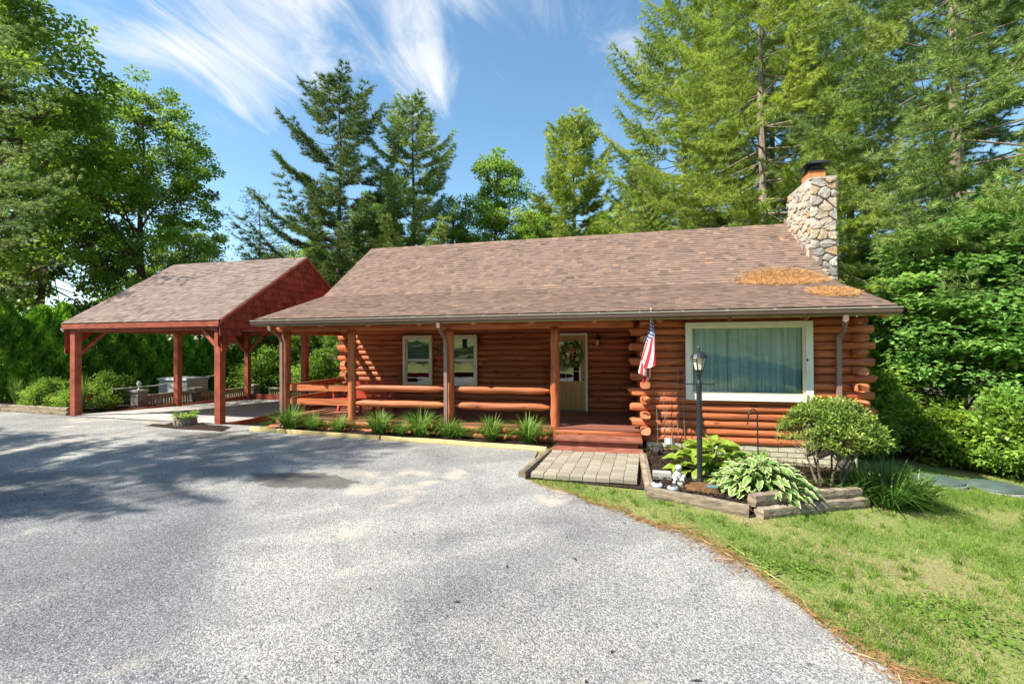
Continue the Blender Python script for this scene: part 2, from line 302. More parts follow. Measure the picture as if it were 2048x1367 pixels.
# ---------------------------------------------------------------- mesh helpers
class MB:
    def __init__(s): s.v, s.f, s.t = [], [], []
    def add(s, vs, fs, t=.5):
        k = len(s.v); s.v += [tuple(p) for p in vs]; s.f += [tuple(i + k for i in f) for f in fs]; s.t += [t] * len(vs); return s
    def box(s, x0, x1, y0, y1, z0, z1, t=.5):
        return s.add([(x0, y0, z0), (x1, y0, z0), (x1, y1, z0), (x0, y1, z0), (x0, y0, z1), (x1, y0, z1), (x1, y1, z1), (x0, y1, z1)],
              [(0, 3, 2, 1), (4, 5, 6, 7), (0, 1, 5, 4), (1, 2, 6, 5), (2, 3, 7, 6), (3, 0, 4, 7)], t)
    def bar(s, p0, p1, wd, ht, t=.5, up=(0, 0, 1)):
        p0, p1 = Vector(p0), Vector(p1); a = (p1 - p0).normalized(); u = Vector(up)
        if abs(a.dot(u)) > .95: u = Vector((0, 1, 0))
        sd = a.cross(u).normalized(); u = sd.cross(a)
        vs = [p + sd * (sx * wd / 2) + u * (sz * ht / 2) for p in (p0, p1) for sx, sz in ((-1, -1), (1, -1), (1, 1), (-1, 1))]
        return s.add(vs, [(3, 2, 1, 0), (4, 5, 6, 7), (0, 1, 5, 4), (1, 2, 6, 5), (2, 3, 7, 6), (3, 0, 4, 7)], t)
    def tube(s, path, rad, seg=8, t=.5, squash=None, cap=True):
        path = [Vector(p) for p in path]; n = len(path); rad = rad if hasattr(rad, '__len__') else [rad] * n
        vs, fs = [], []; ref = Vector((0, 0, 1))
        for i, p in enumerate(path):
            a = (path[min(i + 1, n - 1)] - path[max(i - 1, 0)]).normalized()
            r = ref if abs(a.dot(ref)) < .95 else Vector((0, 1, 0))
            sd = a.cross(r).normalized(); u = sd.cross(a)
            for k in range(seg):
                q = 2 * math.pi * k / seg; cs, sn = math.cos(q), math.sin(q)
                if squash: cs = math.copysign(abs(cs) ** squash[0], cs) ; sn = math.copysign(abs(sn) ** squash[1], sn) * squash[2]
                vs.append(p + (sd * cs + u * sn) * rad[i])
        for i in range(n - 1):
            for k in range(seg): fs.append((i * seg + k, i * seg + (k + 1) % seg, (i + 1) * seg + (k + 1) % seg, (i + 1) * seg + k))
        if cap: fs.append(tuple(range(seg))[::-1]); fs.append(tuple(range((n - 1) * seg, n * seg)))
        return s.add(vs, fs, t)
    def lathe(s, prof, seg=12, c=(0, 0, 0), t=.5):
        vs, fs = [], []
        for r, z in prof:
            for k in range(seg): q = 2 * math.pi * k / seg; vs.append((c[0] + r * math.cos(q), c[1] + r * math.sin(q), c[2] + z))
        for i in range(len(prof) - 1):
            for k in range(seg): fs.append((i * seg + k, i * seg + (k + 1) % seg, (i + 1) * seg + (k + 1) % seg, (i + 1) * seg + k))
        fs.append(tuple(range(seg))[::-1]); fs.append(tuple(range((len(prof) - 1) * seg, len(prof) * seg)))
        return s.add(vs, fs, t)
    def mesh(s, name, mat, smooth=False):
        me = bpy.data.meshes.new(name); me.from_pydata(s.v, [], s.f); me.materials.append(M[mat])
        at = me.attributes.new('tint', 'FLOAT', 'POINT'); at.data.foreach_set('value', s.t)
        if smooth: me.polygons.foreach_set('use_smooth', [True] * len(me.polygons))
        me.update(); return me
    def build(s, name, mat, parent=None, smooth=False): return link(name, s.mesh(name, mat, smooth), parent)
def link(name, me, parent=None, mw=None):
    o = bpy.data.objects.new(name, me); col.objects.link(o)
    if mw is not None: o.matrix_world = mw
    if parent is not None: adopt(o, parent)
    return o
W_ = {}
def adopt(o, p):
    """parent o to p, keeping o where it was built (world coordinates)"""
    o.parent = p; o.matrix_parent_inverse = W_.get(p.name, Matrix.Identity(4)).inverted()
def tag(o, label=None, cat=None, group=None, kind=None):
    if label: o['label'] = label
    if cat: o['category'] = cat
    if group: o['group'] = group
    if kind: o['kind'] = kind
    return o
def thing(name, loc, label, cat, group=None, rz=0, s=1):
    o = bpy.data.objects.new(name, None); col.objects.link(o); o.empty_display_size = .2
    o.location = loc; o.rotation_euler = (0, 0, rz); o.scale = (s, s, s) if not hasattr(s, '__len__') else s
    sv = o.scale; W_[o.name] = Matrix.Translation(Vector(loc)) @ Matrix.Rotation(rz, 4, 'Z') @ Matrix.Diagonal((sv[0], sv[1], sv[2], 1))
    return tag(o, label, cat, group)
def local_child(name, me, root):
    """part built in the root's own coordinates"""
    o = bpy.data.objects.new(name, me); col.objects.link(o); o.parent = root; return o
def np_mesh(name, V, F, tint, mat, smooth=False, extra=None):
    me = bpy.data.meshes.new(name); F = np.asarray(F, np.int32); k = F.shape[1]; nf = len(F)
    me.vertices.add(len(V)); me.vertices.foreach_set('co', np.asarray(V, np.float32).ravel())
    me.loops.add(nf * k); me.loops.foreach_set('vertex_index', F.ravel()); me.polygons.add(nf)
    me.polygons.foreach_set('loop_start', np.arange(nf, dtype=np.int32) * k); me.polygons.foreach_set('loop_total', np.full(nf, k, np.int32))
    if smooth: me.polygons.foreach_set('use_smooth', np.ones(nf, bool))
    me.materials.append(M[mat]); at = me.attributes.new('tint', 'FLOAT', 'POINT'); at.data.foreach_set('value', np.asarray(tint, np.float32).ravel())
    for nm, vals in (extra or {}).items(): a2 = me.attributes.new(nm, 'FLOAT', 'POINT'); a2.data.foreach_set('value', np.asarray(vals, np.float32).ravel())
    me.update(calc_edges=True); return me
def unit(a): return a / (np.linalg.norm(a, axis=-1, keepdims=True) + 1e-9)
def leaf_mesh(name, P, D, Nn, L, Wd, tint, mat, fold=.18):
    """each leaf one folded diamond: base, side, tip, side"""
    D = unit(D); S = unit(np.cross(D, Nn)); U = np.cross(S, D); n = len(P); L = np.broadcast_to(L, (n,))[:, None]; Wd = np.broadcast_to(Wd, (n,))[:, None]
    V = np.empty((n, 4, 3)); V[:, 0] = P; V[:, 1] = P + D * L * .45 + S * Wd * .5 + U * Wd * fold; V[:, 2] = P + D * L - U * L * .08; V[:, 3] = P + D * L * .45 - S * Wd * .5 + U * Wd * fold
    return np_mesh(name, V.reshape(-1, 3), np.arange(n * 4).reshape(n, 4), np.repeat(tint, 4), mat)
def needle_mesh(name, P, D, L, wd, tint, mat):
    """each needle bundle one slim triangle"""
    D = unit(D); n = len(P); S = unit(np.cross(D, rng.normal(size=(n, 3)))); L = np.broadcast_to(L, (n,))[:, None]
    V = np.empty((n, 3, 3)); V[:, 0] = P - S * wd; V[:, 1] = P + S * wd; V[:, 2] = P + D * L
    return np_mesh(name, V.reshape(-1, 3), np.arange(n * 3).reshape(n, 3), np.repeat(tint, 3), mat)

# ---------------------------------------------------------------- terrain
def ss(t): t = np.clip(t, 0, 1); return t * t * (3 - 2 * t)
def g(x, y):
    x = np.asarray(x, float); y = np.asarray(y, float)
    z = -.085 * np.clip(x - .2, 0, 9) - .05 * np.clip(x - 9, 0, 30)
    z = z + .012 * np.clip(-x, 0, 18) * np.clip(1 - np.clip(y, -4, 8) / 4, -1, 1) * ss((y + 6) / 4)
    z = z - .07 * np.clip(y - 7, 0, 25) + .03 * np.clip(-y - 4, 0, 12)
    z = z - .26 * ss((x + 10.3) / .25) * ss((-8.9 - x) / .5) * ss((y + .1) / 1.2) * ss((9 - y) / 2)
    z = z + .22 * np.clip(-y - 17, 0, 22)
    return z
EDGE = [(-1.95, -2.71), (-1.1, -3.29), (-.17, -4.02), (.31, -4.42), (.61, -4.77), (.80, -5.27), (.95, -5.75), (1.14, -6.08), (1.40, -6.29), (2.2, -7.2), (3.5, -9.0), (6, -14), (10, -25)]
ex, ey = np.array(EDGE).T
def ytop(x):
    x = np.asarray(x, float)
    r = np.interp(x, ex, ey) + .05 * np.sin(x * 9) + .03 * np.sin(x * 23)
    r = np.where(x < -1.95, -.60 - .037 * (x + 9), r); r = np.where(x < -9.1, .05, r); return r
def axis(lo, hi, step, far):
    a = np.arange(lo, hi + 1e-6, step); k = np.array([2, 5, 9, 15, 24, 38, 60, 100, 170, 300, 600.]); k = k[k < far]
    return np.concatenate([lo - k[::-1], a, hi + k])
def terrain():
    xs, ys = axis(-26, 14, .4, 700), axis(-14, 14, .4, 700); Xg, Yg = np.meshgrid(xs, ys); Z = g(Xg, Yg)
    Z = Z - .02 * (Yg < ytop(Xg) - .25) + .02 * np.sin(Xg * 1.7) * np.sin(Yg * 1.3) * (Xg > 1.5)
    nx, ny = len(xs), len(ys); V = np.stack([Xg, Yg, Z], -1).reshape(-1, 3); i = np.arange((ny - 1) * nx).reshape(ny - 1, nx)[:, :-1].ravel()
    me = np_mesh('ground', V, np.stack([i, i + 1, i + nx + 1, i + nx], 1), np.full(len(V), .5), 'soil', True)
    tag(link('ground', me), 'patchy lawn and leaf littered woodland ground', None, None, 'structure')
    xs = np.concatenate([np.arange(-40, -12, 1.), np.arange(-12, 3, .12), np.arange(3, 5.6, .25)]); T = np.concatenate([np.linspace(0, 1, 60)]) ** 1.6
    yt = ytop(xs); Yg = yt[None, :] - T[:, None] * np.maximum(.02, yt[None, :] + 13.2 + .25 * np.sin(xs[None, :])); Xg = np.broadcast_to(xs, Yg.shape); Z = g(Xg, Yg) + .012
    nx, ny = len(xs), len(T); V = np.stack([Xg, Yg, Z], -1).reshape(-1, 3); i = np.arange((ny - 1) * nx).reshape(ny - 1, nx)[:, :-1].ravel()
    me = np_mesh('driveway', V, np.stack([i + nx, i + nx + 1, i + 1, i], 1), np.full(len(V), .5), 'driveway', True)
    tag(link('driveway', me), 'grey chip surfaced driveway in front of the cabin', None, None, 'structure')
terrain()
def gz(x, y): return float(g(x, y))
# ---------------------------------------------------------------- log cabin
cabin = thing('log_cabin', (-2.2, 2.4, 0), 'long low log cabin with red stained round logs, front porch and brown shingle roof', 'house')
def add_log(p0, p1, hw, hh, parent, ax, name='log', n=None, taper=0, sq=(.8, .55), seg=14, wob=.004, rnd=.03):
    p0, p1 = Vector(p0), Vector(p1); L = (p1 - p0).length; n = n or max(3, int(L / .45) + 2)
    path, rad = [], []
    for i in range(n):
        t = i / (n - 1); path.append(p0.lerp(p1, t) + Vector([random.gauss(0, wob) for _ in range(3)])); rad.append(hw * (1 + random.gauss(0, rnd)))
    if taper:                                           # whittled ends of a rail
        path = [p0, p0.lerp(p1, .02), p0.lerp(p1, taper)] + path[1:-1] + [p1.lerp(p0, taper), p1.lerp(p0, .02), p1]
        rad = [hw * .45, hw * .55, hw * .97] + rad[1:-1] + [hw * .97, hw * .55, hw * .45]
        order = sorted(range(len(path)), key=lambda k: (path[k] - p0).length); path = [path[k] for k in order]; rad = [rad[k] for k in order]
    else:
        path = [p0.lerp(p1, -.006 / L)] + path + [p1.lerp(p0, -.006 / L)]; rad = [rad[0] * .9] + rad + [rad[-1] * .9]
    b = MB().tube(path, rad, seg, squash=(sq[0], sq[1], hh / hw)); me = b.mesh(name, 'log_' + ax, True); me.materials.append(M['log_end'])
    for p in me.polygons[-2:]: p.material_index = 1; p.use_smooth = False
    return link(name, me, parent)
CH = .152; Z0 = .13; NC = 16
def zc(k): return Z0 + CH * (k + .5)
def wall(axis_, c, lo, hi, ends_even, ends_odd, openings, n=NC, parent=None):
    """one log wall; openings (a, b, z0, z1) cut the courses they cross"""
    for k in range(n):
        z = zc(k); a, b = ends_even if k % 2 == 0 else ends_odd; segs = [(a, b)]
        for (u, v, z0, z1) in openings:
            if z0 < z < z1: segs = [s for q in segs for s in ((q[0], min(q[1], u)), (max(q[0], v), q[1])) if s[1] - s[0] > .08]
        # long runs are spliced from two logs somewhere along the wall
        out = []
        for s in segs:
            if s[1] - s[0] > 5: m = random.uniform(s[0] + 1.5, s[1] - 1.5); out += [(s[0], m - .003), (m + .003, s[1])]
            else: out.append(s)
        for s in out:
            if axis_ == 'x': add_log((s[0], c, z), (s[1], c, z), .10, CH / 2 + .0015, parent, 'x')
            else: add_log((c, s[0], z), (c, s[1], z), .10, CH / 2 + .0015, parent, 'y')
PW = (.77, 3.0, .99, 2.5)
WINS = [(-6.5, -5.61, .96, 2.37), (-5.18, -4.29, .96, 2.37)]
DOOR = (-2.24, -1.30, .30, 2.38)
wall('x', .10, 0, 3.8, (-.26, 4.0), (.09, 3.65), [PW], parent=cabin)
wall('y', 0, 0, 2.4, (.2, 2.4), (-.14, 2.4), [], parent=cabin)
wall('y', 3.74, 0, 7.2, (.2, 7.1), (-.16, 7.1), [], parent=cabin)
wall('x', 2.5, -8.4, 0, (-8.62, -.1), (-8.2, -.1), WINS + [DOOR], n=18, parent=cabin)
wall('y', -8.32, 2.4, 7.2, (2.6, 7.1), (2.2, 7.1), [], parent=cabin)
wall('x', 7.2, -8.4, 3.8, (-8.5, 3.9), (-8.3, 3.7), [], parent=cabin)
core = MB()                                             # solid wall behind the rounded faces
for q in ((.06, PW[0], .07, .13, .1, 2.62), (PW[1], 3.7, .07, .13, .1, 2.62), (PW[0], PW[1], .07, .13, .1, PW[2]), (PW[0], PW[1], .07, .13, PW[3], 2.62),
          (-.03, .03, .13, 2.4, .1, 2.62), (3.71, 3.77, .13, 7.1, .1, 2.62), (-8.29, WINS[0][0], 2.47, 2.53, .1, 3.0), (WINS[0][1], WINS[1][0], 2.47, 2.53, .1, 3.0), (WINS[1][1], DOOR[0], 2.47, 2.53, .1, 3.0),
          (DOOR[1], -.03, 2.47, 2.53, .1, 3.0), (WINS[0][0], WINS[1][1], 2.47, 2.53, .1, WINS[0][2]), (WINS[0][0], DOOR[1], 2.47, 2.53, 2.38, 3.0), (-8.35, -8.29, 2.53, 7.1, .1, 2.62), (-8.3, 3.7, 7.17, 7.23, .1, 2.62)): core.box(*q)
core.build('wall_core', 'red_paint', cabin)
for X in (-8.32, 3.74):
    b = MB(); pr = [(.1, 2.6), (7.2, 2.6), (7.2, 3.15), (4.45, 5.12), (1.9, 3.3), (.1, 2.72)] if X > 0 else [(2.5, 2.6), (7.2, 2.6), (7.2, 3.15), (4.45, 5.12), (2.5, 3.6)]; n = len(pr)
    b.add([(X - .05, y, z) for y, z in pr] + [(X + .05, y, z) for y, z in pr], [tuple(range(n)), tuple(range(n, 2 * n))[::-1]] + [(i, i + n, (i + 1) % n + n, (i + 1) % n) for i in range(n)]).build('gable_wall', 'shake', cabin)
fnd = MB().box(.02, 3.72, .06, .2, -.9, .128).box(-8.3, -.02, 2.45, 2.6, -.5, .128).box(3.62, 3.8, .2, 7.1, -1.2, .128).box(-8.35, -8.2, 2.6, 7.1, -.6, .128).build('foundation', 'block', cabin)
brick = [MB().add([(x, y, z) for z in (.006, .089) for x, y in ((.005, 0), (.005, -.03), (w_ - .005, -.03), (w_ - .005, 0))], [(0, 1, 5, 4), (1, 2, 6, 5), (2, 3, 7, 6), (4, 5, 6, 7), (3, 2, 1, 0)]).mesh('brick', 'block') for w_ in (.3, .22)]
for r in range(8):
    x = .02 - (.15 if r % 2 else 0)
    while x < 3.7:
        if x > -.01 and x < 3.45: link('brick', brick[0], fnd, Matrix.Translation((x, .06, .03 - r * .098)))
        x += .3
# roof
SH = .31; ST = .73; YB, ZB = 1.85, 3.48; YE = -.62; YR = 4.45; ZR = ZB + ST * (YR - YB); RX0, RX1 = -8.68, 4.02
def rz_(y): return ZB + SH * (y - YB) if y < YB else ZB + ST * (y - YB) if y < YR else ZR - ST * (y - YR)
prof = [(YE, rz_(YE)), (YB, ZB), (YR, ZR), (8.0, rz_(8.0))]; lowp = [(y, z - .11) for y, z in prof]; pr = prof + lowp[::-1]; n = len(pr)
roof = MB().add([(RX0, y, z) for y, z in pr] + [(RX1, y, z) for y, z in pr], [tuple(range(n)), tuple(range(n, 2 * n))[::-1]] + [(i, (i + 1) % n, (i + 1) % n + n, i + n) for i in range(n)]).build('roof', 'red_paint', cabin)
CAMP = camo.location
def shingle_field(parent, org, ang, width, length, mat, E=.12, nparts=150, flip=False, name='shingle'):
    c, s = math.cos(ang), math.sin(ang); ex_ = Vector((-1 if flip else 1, 0, 0)); ev = Vector((0, -c if flip else c, s)); en = ex_.cross(ev)
    rot = Matrix((ex_, ev, en)).transposed().to_4x4(); org = Vector(org); items = []
    rows = int(length / E)
    E = length / rows
    for r in range(rows):
        x = -random.uniform(0, .2)
        while x < width - .01:
            w_ = random.choice((.11, .14, .17, .2)); a, b = max(0, x), min(width, x + w_)
            if b - a > .02: items.append((a, r * E, b - a, random.choice((0, 1)), min(1, max(0, random.gauss(.45, .17)))))
            x += w_
    def ver(hi, e=E): t = .015 if hi else .010; return [(0.003, 0, .001), (.997, 0, .001), (.997, 0, t), (.003, 0, t), (.003, e + .02, .002), (.997, e + .02, .002)], [(0, 1, 2, 3), (3, 2, 5, 4), (0, 3, 4), (1, 5, 2)]
    dist = lambda it: (org + ex_ * (it[0] + it[2] / 2) + ev * it[1] - CAMP).length
    items.sort(key=dist); cache = {}
    for (x, y, w_, hi, t) in items[:nparts]:
        key = (hi, int(t * 7)); 
        if key not in cache: vs, fs = ver(hi); cache[key] = MB().add(vs, fs, (key[1] + .5) / 7.5).mesh(name, mat)
        mw = Matrix.Translation(org + ex_ * x + ev * y) @ rot @ Matrix.Diagonal((w_, 1, 1, 1)); link(name, cache[key], parent, mw)
    b = MB()
    for (x, y, w_, hi, t) in items[nparts:]:
        vs, fs = ver(hi); b.add([org + ex_ * (x + v[0] * w_) + ev * (y + v[1]) + en * v[2] for v in vs], fs, t)
    if b.v: tag(b.build(name + '_field', mat, parent), kind='stuff')
aS, aT = math.atan(SH), math.atan(ST)
shingle_field(roof, (RX0 - .02, YE - .03, rz_(YE) - .005), aS, RX1 - RX0 + .04, (YB - YE + .03) / math.cos(aS), 'shingle', nparts=220)
shingle_field(roof, (RX0 - .02, YB, ZB + .002), aT, RX1 - RX0 + .04, (YR - YB) / math.cos(aT), 'shingle', nparts=80)
shingle_field(roof, (RX1 + .02, 8.0, rz_(8.0)), aT, RX1 - RX0 + .04, (8.0 - YR) / math.cos(aT), 'shingle', nparts=0, flip=True)
cap = MB(); x = RX0 - .02
while x < RX1: cap.add([(x, YR - .13, ZR - .085), (x + .2, YR - .13, ZR - .085), (x + .2, YR, ZR + .018), (x, YR, ZR + .018), (x, YR + .13, ZR - .085), (x + .2, YR + .13, ZR - .085)], [(0, 1, 2, 3), (3, 2, 5, 4)], random.random()); x += .2
cap.build('ridge_cap', 'shingle', roof)
MB().box(RX0, RX1, YE - .005, YE + .03, rz_(YE) - .17, rz_(YE) - .012).build('fascia_board', 'fascia', cabin)
for X in (RX0 - .005, RX1 - .02):
    b = MB()
    for (y0, y1) in ((YE, YB), (YB, YR), (YR, 8.0)): b.add([(X + dx, y, rz_(y) - dz) for dx in (0, .025) for y, dz in ((y0, .15), (y1, .15), (y1, .006), (y0, .006))], [(0, 1, 2, 3), (7, 6, 5, 4), (0, 4, 5, 1), (1, 5, 6, 2), (2, 6, 7, 3), (3, 7, 4, 0)])
    b.build('rake_board', 'gutter', cabin)
x = -8.3
while x < 4.0:
    add_log((x, YE + .04, rz_(YE + .04) - .18), (x, 1.8, rz_(1.8) - .18), .065, .065, cabin, 'y', 'rafter', sq=(1, 1), seg=10); x += 1.22
gy, gzz = YE - .03, rz_(YE) - .03
gut = MB(); pf = [(0, 0), (0, -.10), (-.03, -.125), (-.075, -.125), (-.11, -.09), (-.125, -.01), (-.118, -.01), (-.10, -.085), (-.07, -.115), (-.035, -.115), (-.006, -.09), (-.006, 0)]; n = len(pf)
gut.add([(X, gy + a, gzz + b) for X in (RX0 - .04, RX1 + .03) for a, b in pf], [(i, (i + 1) % n, (i + 1) % n + n, i + n) for i in range(n)] + [tuple(range(n)), tuple(range(n, 2 * n))[::-1]])
gutter = gut.build('gutter', 'gutter', cabin)
MB().box(RX0 - .04, RX1 + .03, gy - .131, gy - .117, gzz - .018, gzz - .006).build('gutter_lip', 'gutter_lip', gutter)
x = RX0 + .2
while x < RX1: MB().bar((x, gy - .13, gzz - .004), (x + random.uniform(-.02, .02), gy + .02, gzz + .012), .02, .008).build('gutter_hanger', 'gutter_lip', gutter); x += .76
def spout(path, name='downspout'):
    b = MB()
    for i in range(len(path) - 1): b.bar(Vector(path[i]) - (Vector(path[i + 1]) - Vector(path[i])).normalized() * .02, path[i + 1], .075, .055, up=(0, 1, 0))
    return b.build(name, 'downspout', cabin)
spout([(-8.25, gy - .06, 2.55), (-8.25, gy - .05, 2.47), (-8.37, -.24, 2.30), (-8.38, -.17, 2.2), (-8.38, -.17, .30), (-8.41, -.22, .18), (-8.46, -.38, .05)])
spout([(-4.14, gy - .06, 2.55), (-4.14, gy - .05, 2.47), (-4.20, -.2, 2.24), (-4.20, -.16, 2.15), (-4.20, -.16, .08)])
spout([(3.24, gy - .06, 2.55), (3.25, gy - .05, 2.47), (3.42, -.2, 2.28), (3.40, -.06, 2.2), (3.40, -.06, -.25)])
# porch
add_log((-8.62, .06, 2.52), (-.26, .06, 2.52), .1, .1, cabin, 'x', 'porch_beam', sq=(1, .8))
add_log((-8.43, .16, 2.47), (-8.43, 2.4, 2.47), .08, .1, cabin, 'y', 'porch_beam', sq=(1, .8))
for i, X in enumerate((-8.40, -6.62, -4.165, -1.82)):
    n = 16; rad = [.095 * (1 + random.gauss(0, .03)) for _ in range(n)]
    if i == 3: rad[4] *= 1.12; rad[9] *= 1.12; rad[0] = .115
    p = MB().tube([(X + random.gauss(0, .006), .02 + random.gauss(0, .006), -.03 + 2.47 * k / (n - 1)) for k in range(n)], rad, 14).build('porch_post', 'log_z', cabin, True)
floor = MB().box(-8.58, -.12, .1, 2.4, .10, .33).build('porch_floor', 'deck_paint', cabin)
for r in range(17):
    y0 = -.07 + r * .145; MB().box(-8.6, -.115, y0, y0 + .139, .332, .37 + random.gauss(0, .001)).build('floor_board', 'deck_paint', floor)
for z, x0 in ((.262, -8.62), (.095, -8.85)): add_log((x0, .0, z), (-.1, .0, z), .085, .083, cabin, 'x', 'sill_log', sq=(1, .8))
for a, b in ((-6.5, -4.27), (-4.06, -1.93)):
    for z in (1.11, .75): add_log((a, .02, z), (b, .02, z), .08, .08, cabin, 'x', 'rail', taper=.085, sq=(1, 1))
for z in (1.09, .76):
    MB().box(-8.34, -6.71, -.01, .035, z - .075, z + .07).build('rail', 'log_x', cabin)
    MB().box(-8.45, -8.405, .12, 2.25, z - .075, z + .07).build('rail', 'log_y', cabin)
steps = MB().box(-1.70, -.16, -.5, -.1, -.12, .195).box(-1.70, -.16, -.84, -.5, -.12, .045).build('steps', 'step_paint', cabin)
for (y0, y1, z) in ((-.56, -.33, .235), (-.325, -.09, .235), (-.93, -.71, .085), (-.705, -.5, .085)): MB().box(-1.78, -.08, y0, y1, z - .038, z).build('tread', 'step_paint', steps)
# windows and door
def sash_window(x0, x1, z0, z1, y):
    t = .075; b = MB().box(x0, x0 + t, y, y + .14, z0, z1).box(x1 - t, x1, y, y + .14, z0, z1).box(x0 + t, x1 - t, y, y + .14, z1 - t, z1).box(x0 + t, x1 - t, y - .02, y + .14, z0, z0 + .06)
    w_ = b.build('window', 'cream_trim', cabin); zm = (z0 + z1) / 2 + .01
    for k, (a, c, dy) in enumerate(((z0 + .06, zm, .05), (zm, z1 - t, .075))):
        s = MB(); X0, X1 = x0 + t, x1 - t; q = .042
        s.box(X0, X0 + q, y + dy, y + dy + .03, a, c).box(X1 - q, X1, y + dy, y + dy + .03, a, c).box(X0 + q, X1 - q, y + dy, y + dy + .03, a, a + q * .8).box(X0 + q, X1 - q, y + dy, y + dy + .03, c - q * .8, c)
        s.build('sash', 'white_trim', w_); MB().box(X0 + q, X1 - q, y + dy + .012, y + dy + .018, a + q * .8, c - q * .8).build('pane', 'pane_dark', w_)
for q in WINS: sash_window(*q, 2.36)
x0, x1, z0, z1 = PW; y = -.035
pwn = MB().box(x0, x0 + .10, y, y + .17, z0, z1).box(x1 - .12, x1, y, y + .17, z0, z1).box(x0 + .10, x1 - .12, y, y + .17, z1 - .09, z1).box(x0 + .10, x1 - .12, y - .03, y + .17, z0, z0 + .12).build('picture_window', 'white_trim', cabin)
b = MB(); X0, X1, A, B = x0 + .10, x1 - .12, z0 + .12, z1 - .09; q = .04
b.box(X0, X0 + q, .02, .06, A, B).box(X1 - q, X1, .02, .06, A, B).box(X0 + q, X1 - q, .02, .06, A, A + q * .7).box(X0 + q, X1 - q, .02, .06, B - q * .7, B).build('sash', 'cream_trim', pwn)
MB().box(X0 + q, X1 - q, .035, .041, A + q * .7, B - q * .7).build('pane', 'pane_clear', pwn)
MB().lathe([(.012, 0), (.016, .02), (.006, .05)], 8, (x1 - .10, y - .006, 1.75)).build('latch', 'black_metal', pwn)
def curtain(xa, xb, ph):
    n, k = 90, 6; V = []
    for j in range(k):
        for i in range(n): u = i / (n - 1); V.append((xa + (xb - xa) * u + .01 * math.sin(u * 40), 0.21 + .065 * math.sin(u * (xb - xa) * 34 + ph + .6 * math.sin(u * 9)) + .012 * math.sin(u * 70 + j), A - .05 + (B - A + .1) * j / (k - 1)))
    i = np.arange((k - 1) * n).reshape(k - 1, n)[:, :-1].ravel(); return np_mesh('curtain', np.array(V), np.stack([i, i + 1, i + n + 1, i + n], 1), np.full(n * k, .5), 'curtain', True)
for a, c, ph in ((X0, 1.55, 0), (1.53, 2.2, 2), (2.19, X1, 4)): link('curtain', curtain(a, c, ph), pwn)
room = MB().box(.1, 3.6, .34, 3.0, .2, 2.55); room.f = room.f[:1] + room.f[1:2] + room.f[3:]; room.build('room', 'interior', cabin)
x0, x1, z0, z1 = DOOR; y = 2.36
MB().box(x0, x0 + .055, y, y + .14, .37, z1).box(x1 - .055, x1, y, y + .14, .37, z1).box(x0 + .055, x1 - .055, y, y + .14, z1 - .055, z1).build('door_frame', 'white_trim', cabin)
X0, X1 = x0 + .055, x1 - .055; gx0, gx1, g0, g1 = X0 + .13, X1 - .13, 1.13, 2.16
d = MB().box(X0, gx0, y + .05, y + .09, .39, z1 - .055).box(gx1, X1, y + .05, y + .09, .39, z1 - .055).box(gx0, gx1, y + .05, y + .09, .39, g0).box(gx0, gx1, y + .05, y + .09, g1, z1 - .055)
door = d.build('door', 'door_wood', cabin); gw = gx1 - gx0
for k in range(2):
    a = gx0 + k * (gw / 2 + .01); e = a + gw / 2 - .02
    MB().box(a, a + .02, y + .04, y + .05, .55, .95).box(e - .02, e, y + .04, y + .05, .55, .95).box(a + .02, e - .02, y + .04, y + .05, .93, .95).box(a + .02, e - .02, y + .04, y + .05, .55, .57).build('door_panel', 'door_wood', door)
MB().box(gx0, gx1, y + .065, y + .072, g0, g1).build('pane', 'pane_dark', door)
b = MB()
for k in (1, 2): b.box(gx0 + gw * k / 3 - .006, gx0 + gw * k / 3 + .006, y + .055, y + .064, g0, g1)
for k in (1, 2, 3): b.box(gx0, gx1, y + .053, y + .063, g0 + (g1 - g0) * k / 4 - .006, g0 + (g1 - g0) * k / 4 + .006)
b.build('glazing_bar', 'white_trim', door)
for z in (1.34, 1.18): MB().tube([(X1 - .06, y + .05, z), (X1 - .06, y + .02, z), (X1 - .06, y - .01, z)], [.02, .028, .022], 10).build('knob', 'knob', door)
MB().box(X0, X1, y - .01, y + .14, .37, .388).build('threshold', 'wire', cabin)
MB().box(-5.02, -4.90, 2.33, 2.39, 2.44, 2.50).build('junction_box', 'log_x', cabin)
b = MB().box(.36, .5, -.02, .0, .10, .22).build('outlet_box', 'white_plastic', cabin)
# chimney with individual field stones
chim = MB().box(4.0, 4.52, 2.75, 4.17, -1.2, 6.0).build('chimney', 'mortar', cabin)
def clip(poly, a, b_, c):
    out = []
    for i in range(len(poly)):
        p, q = poly[i], poly[(i + 1) % len(poly)]; dp, dq = a * p[0] + b_ * p[1] - c, a * q[0] + b_ * q[1] - c
        if dp <= 0: out.append(p)
        if dp * dq < 0: t = dp / (dp - dq); out.append((p[0] + (q[0] - p[0]) * t, p[1] + (q[1] - p[1]) * t))
    return out
def stones(wd, ht, size):
    pts = []; tries = 0
    while tries < 4000:
        tries += 1; p = (random.uniform(0, wd), random.uniform(0, ht)); s = size * random.uniform(.6, 1.35)
        if all(((p[0] - q[0]) / 1.35) ** 2 + (p[1] - q[1]) ** 2 > ((s + q[2]) / 2) ** 2 for q in pts): pts.append((*p, s))
    out = []
    for i, p in enumerate(pts):
        poly = [(0, 0), (wd, 0), (wd, ht), (0, ht)]
        for j, q in enumerate(pts):
            if i == j or abs(p[1] - q[1]) > 1 or not poly: continue
            ax_, ay_ = (q[0] - p[0]) / 1.8, (q[1] - p[1]); mx, my = (p[0] + q[0]) / 2, (p[1] + q[1]) / 2; poly = clip(poly, ax_, ay_, ax_ * mx + ay_ * my)
        if len(poly) >= 3: out.append(poly)
    return out
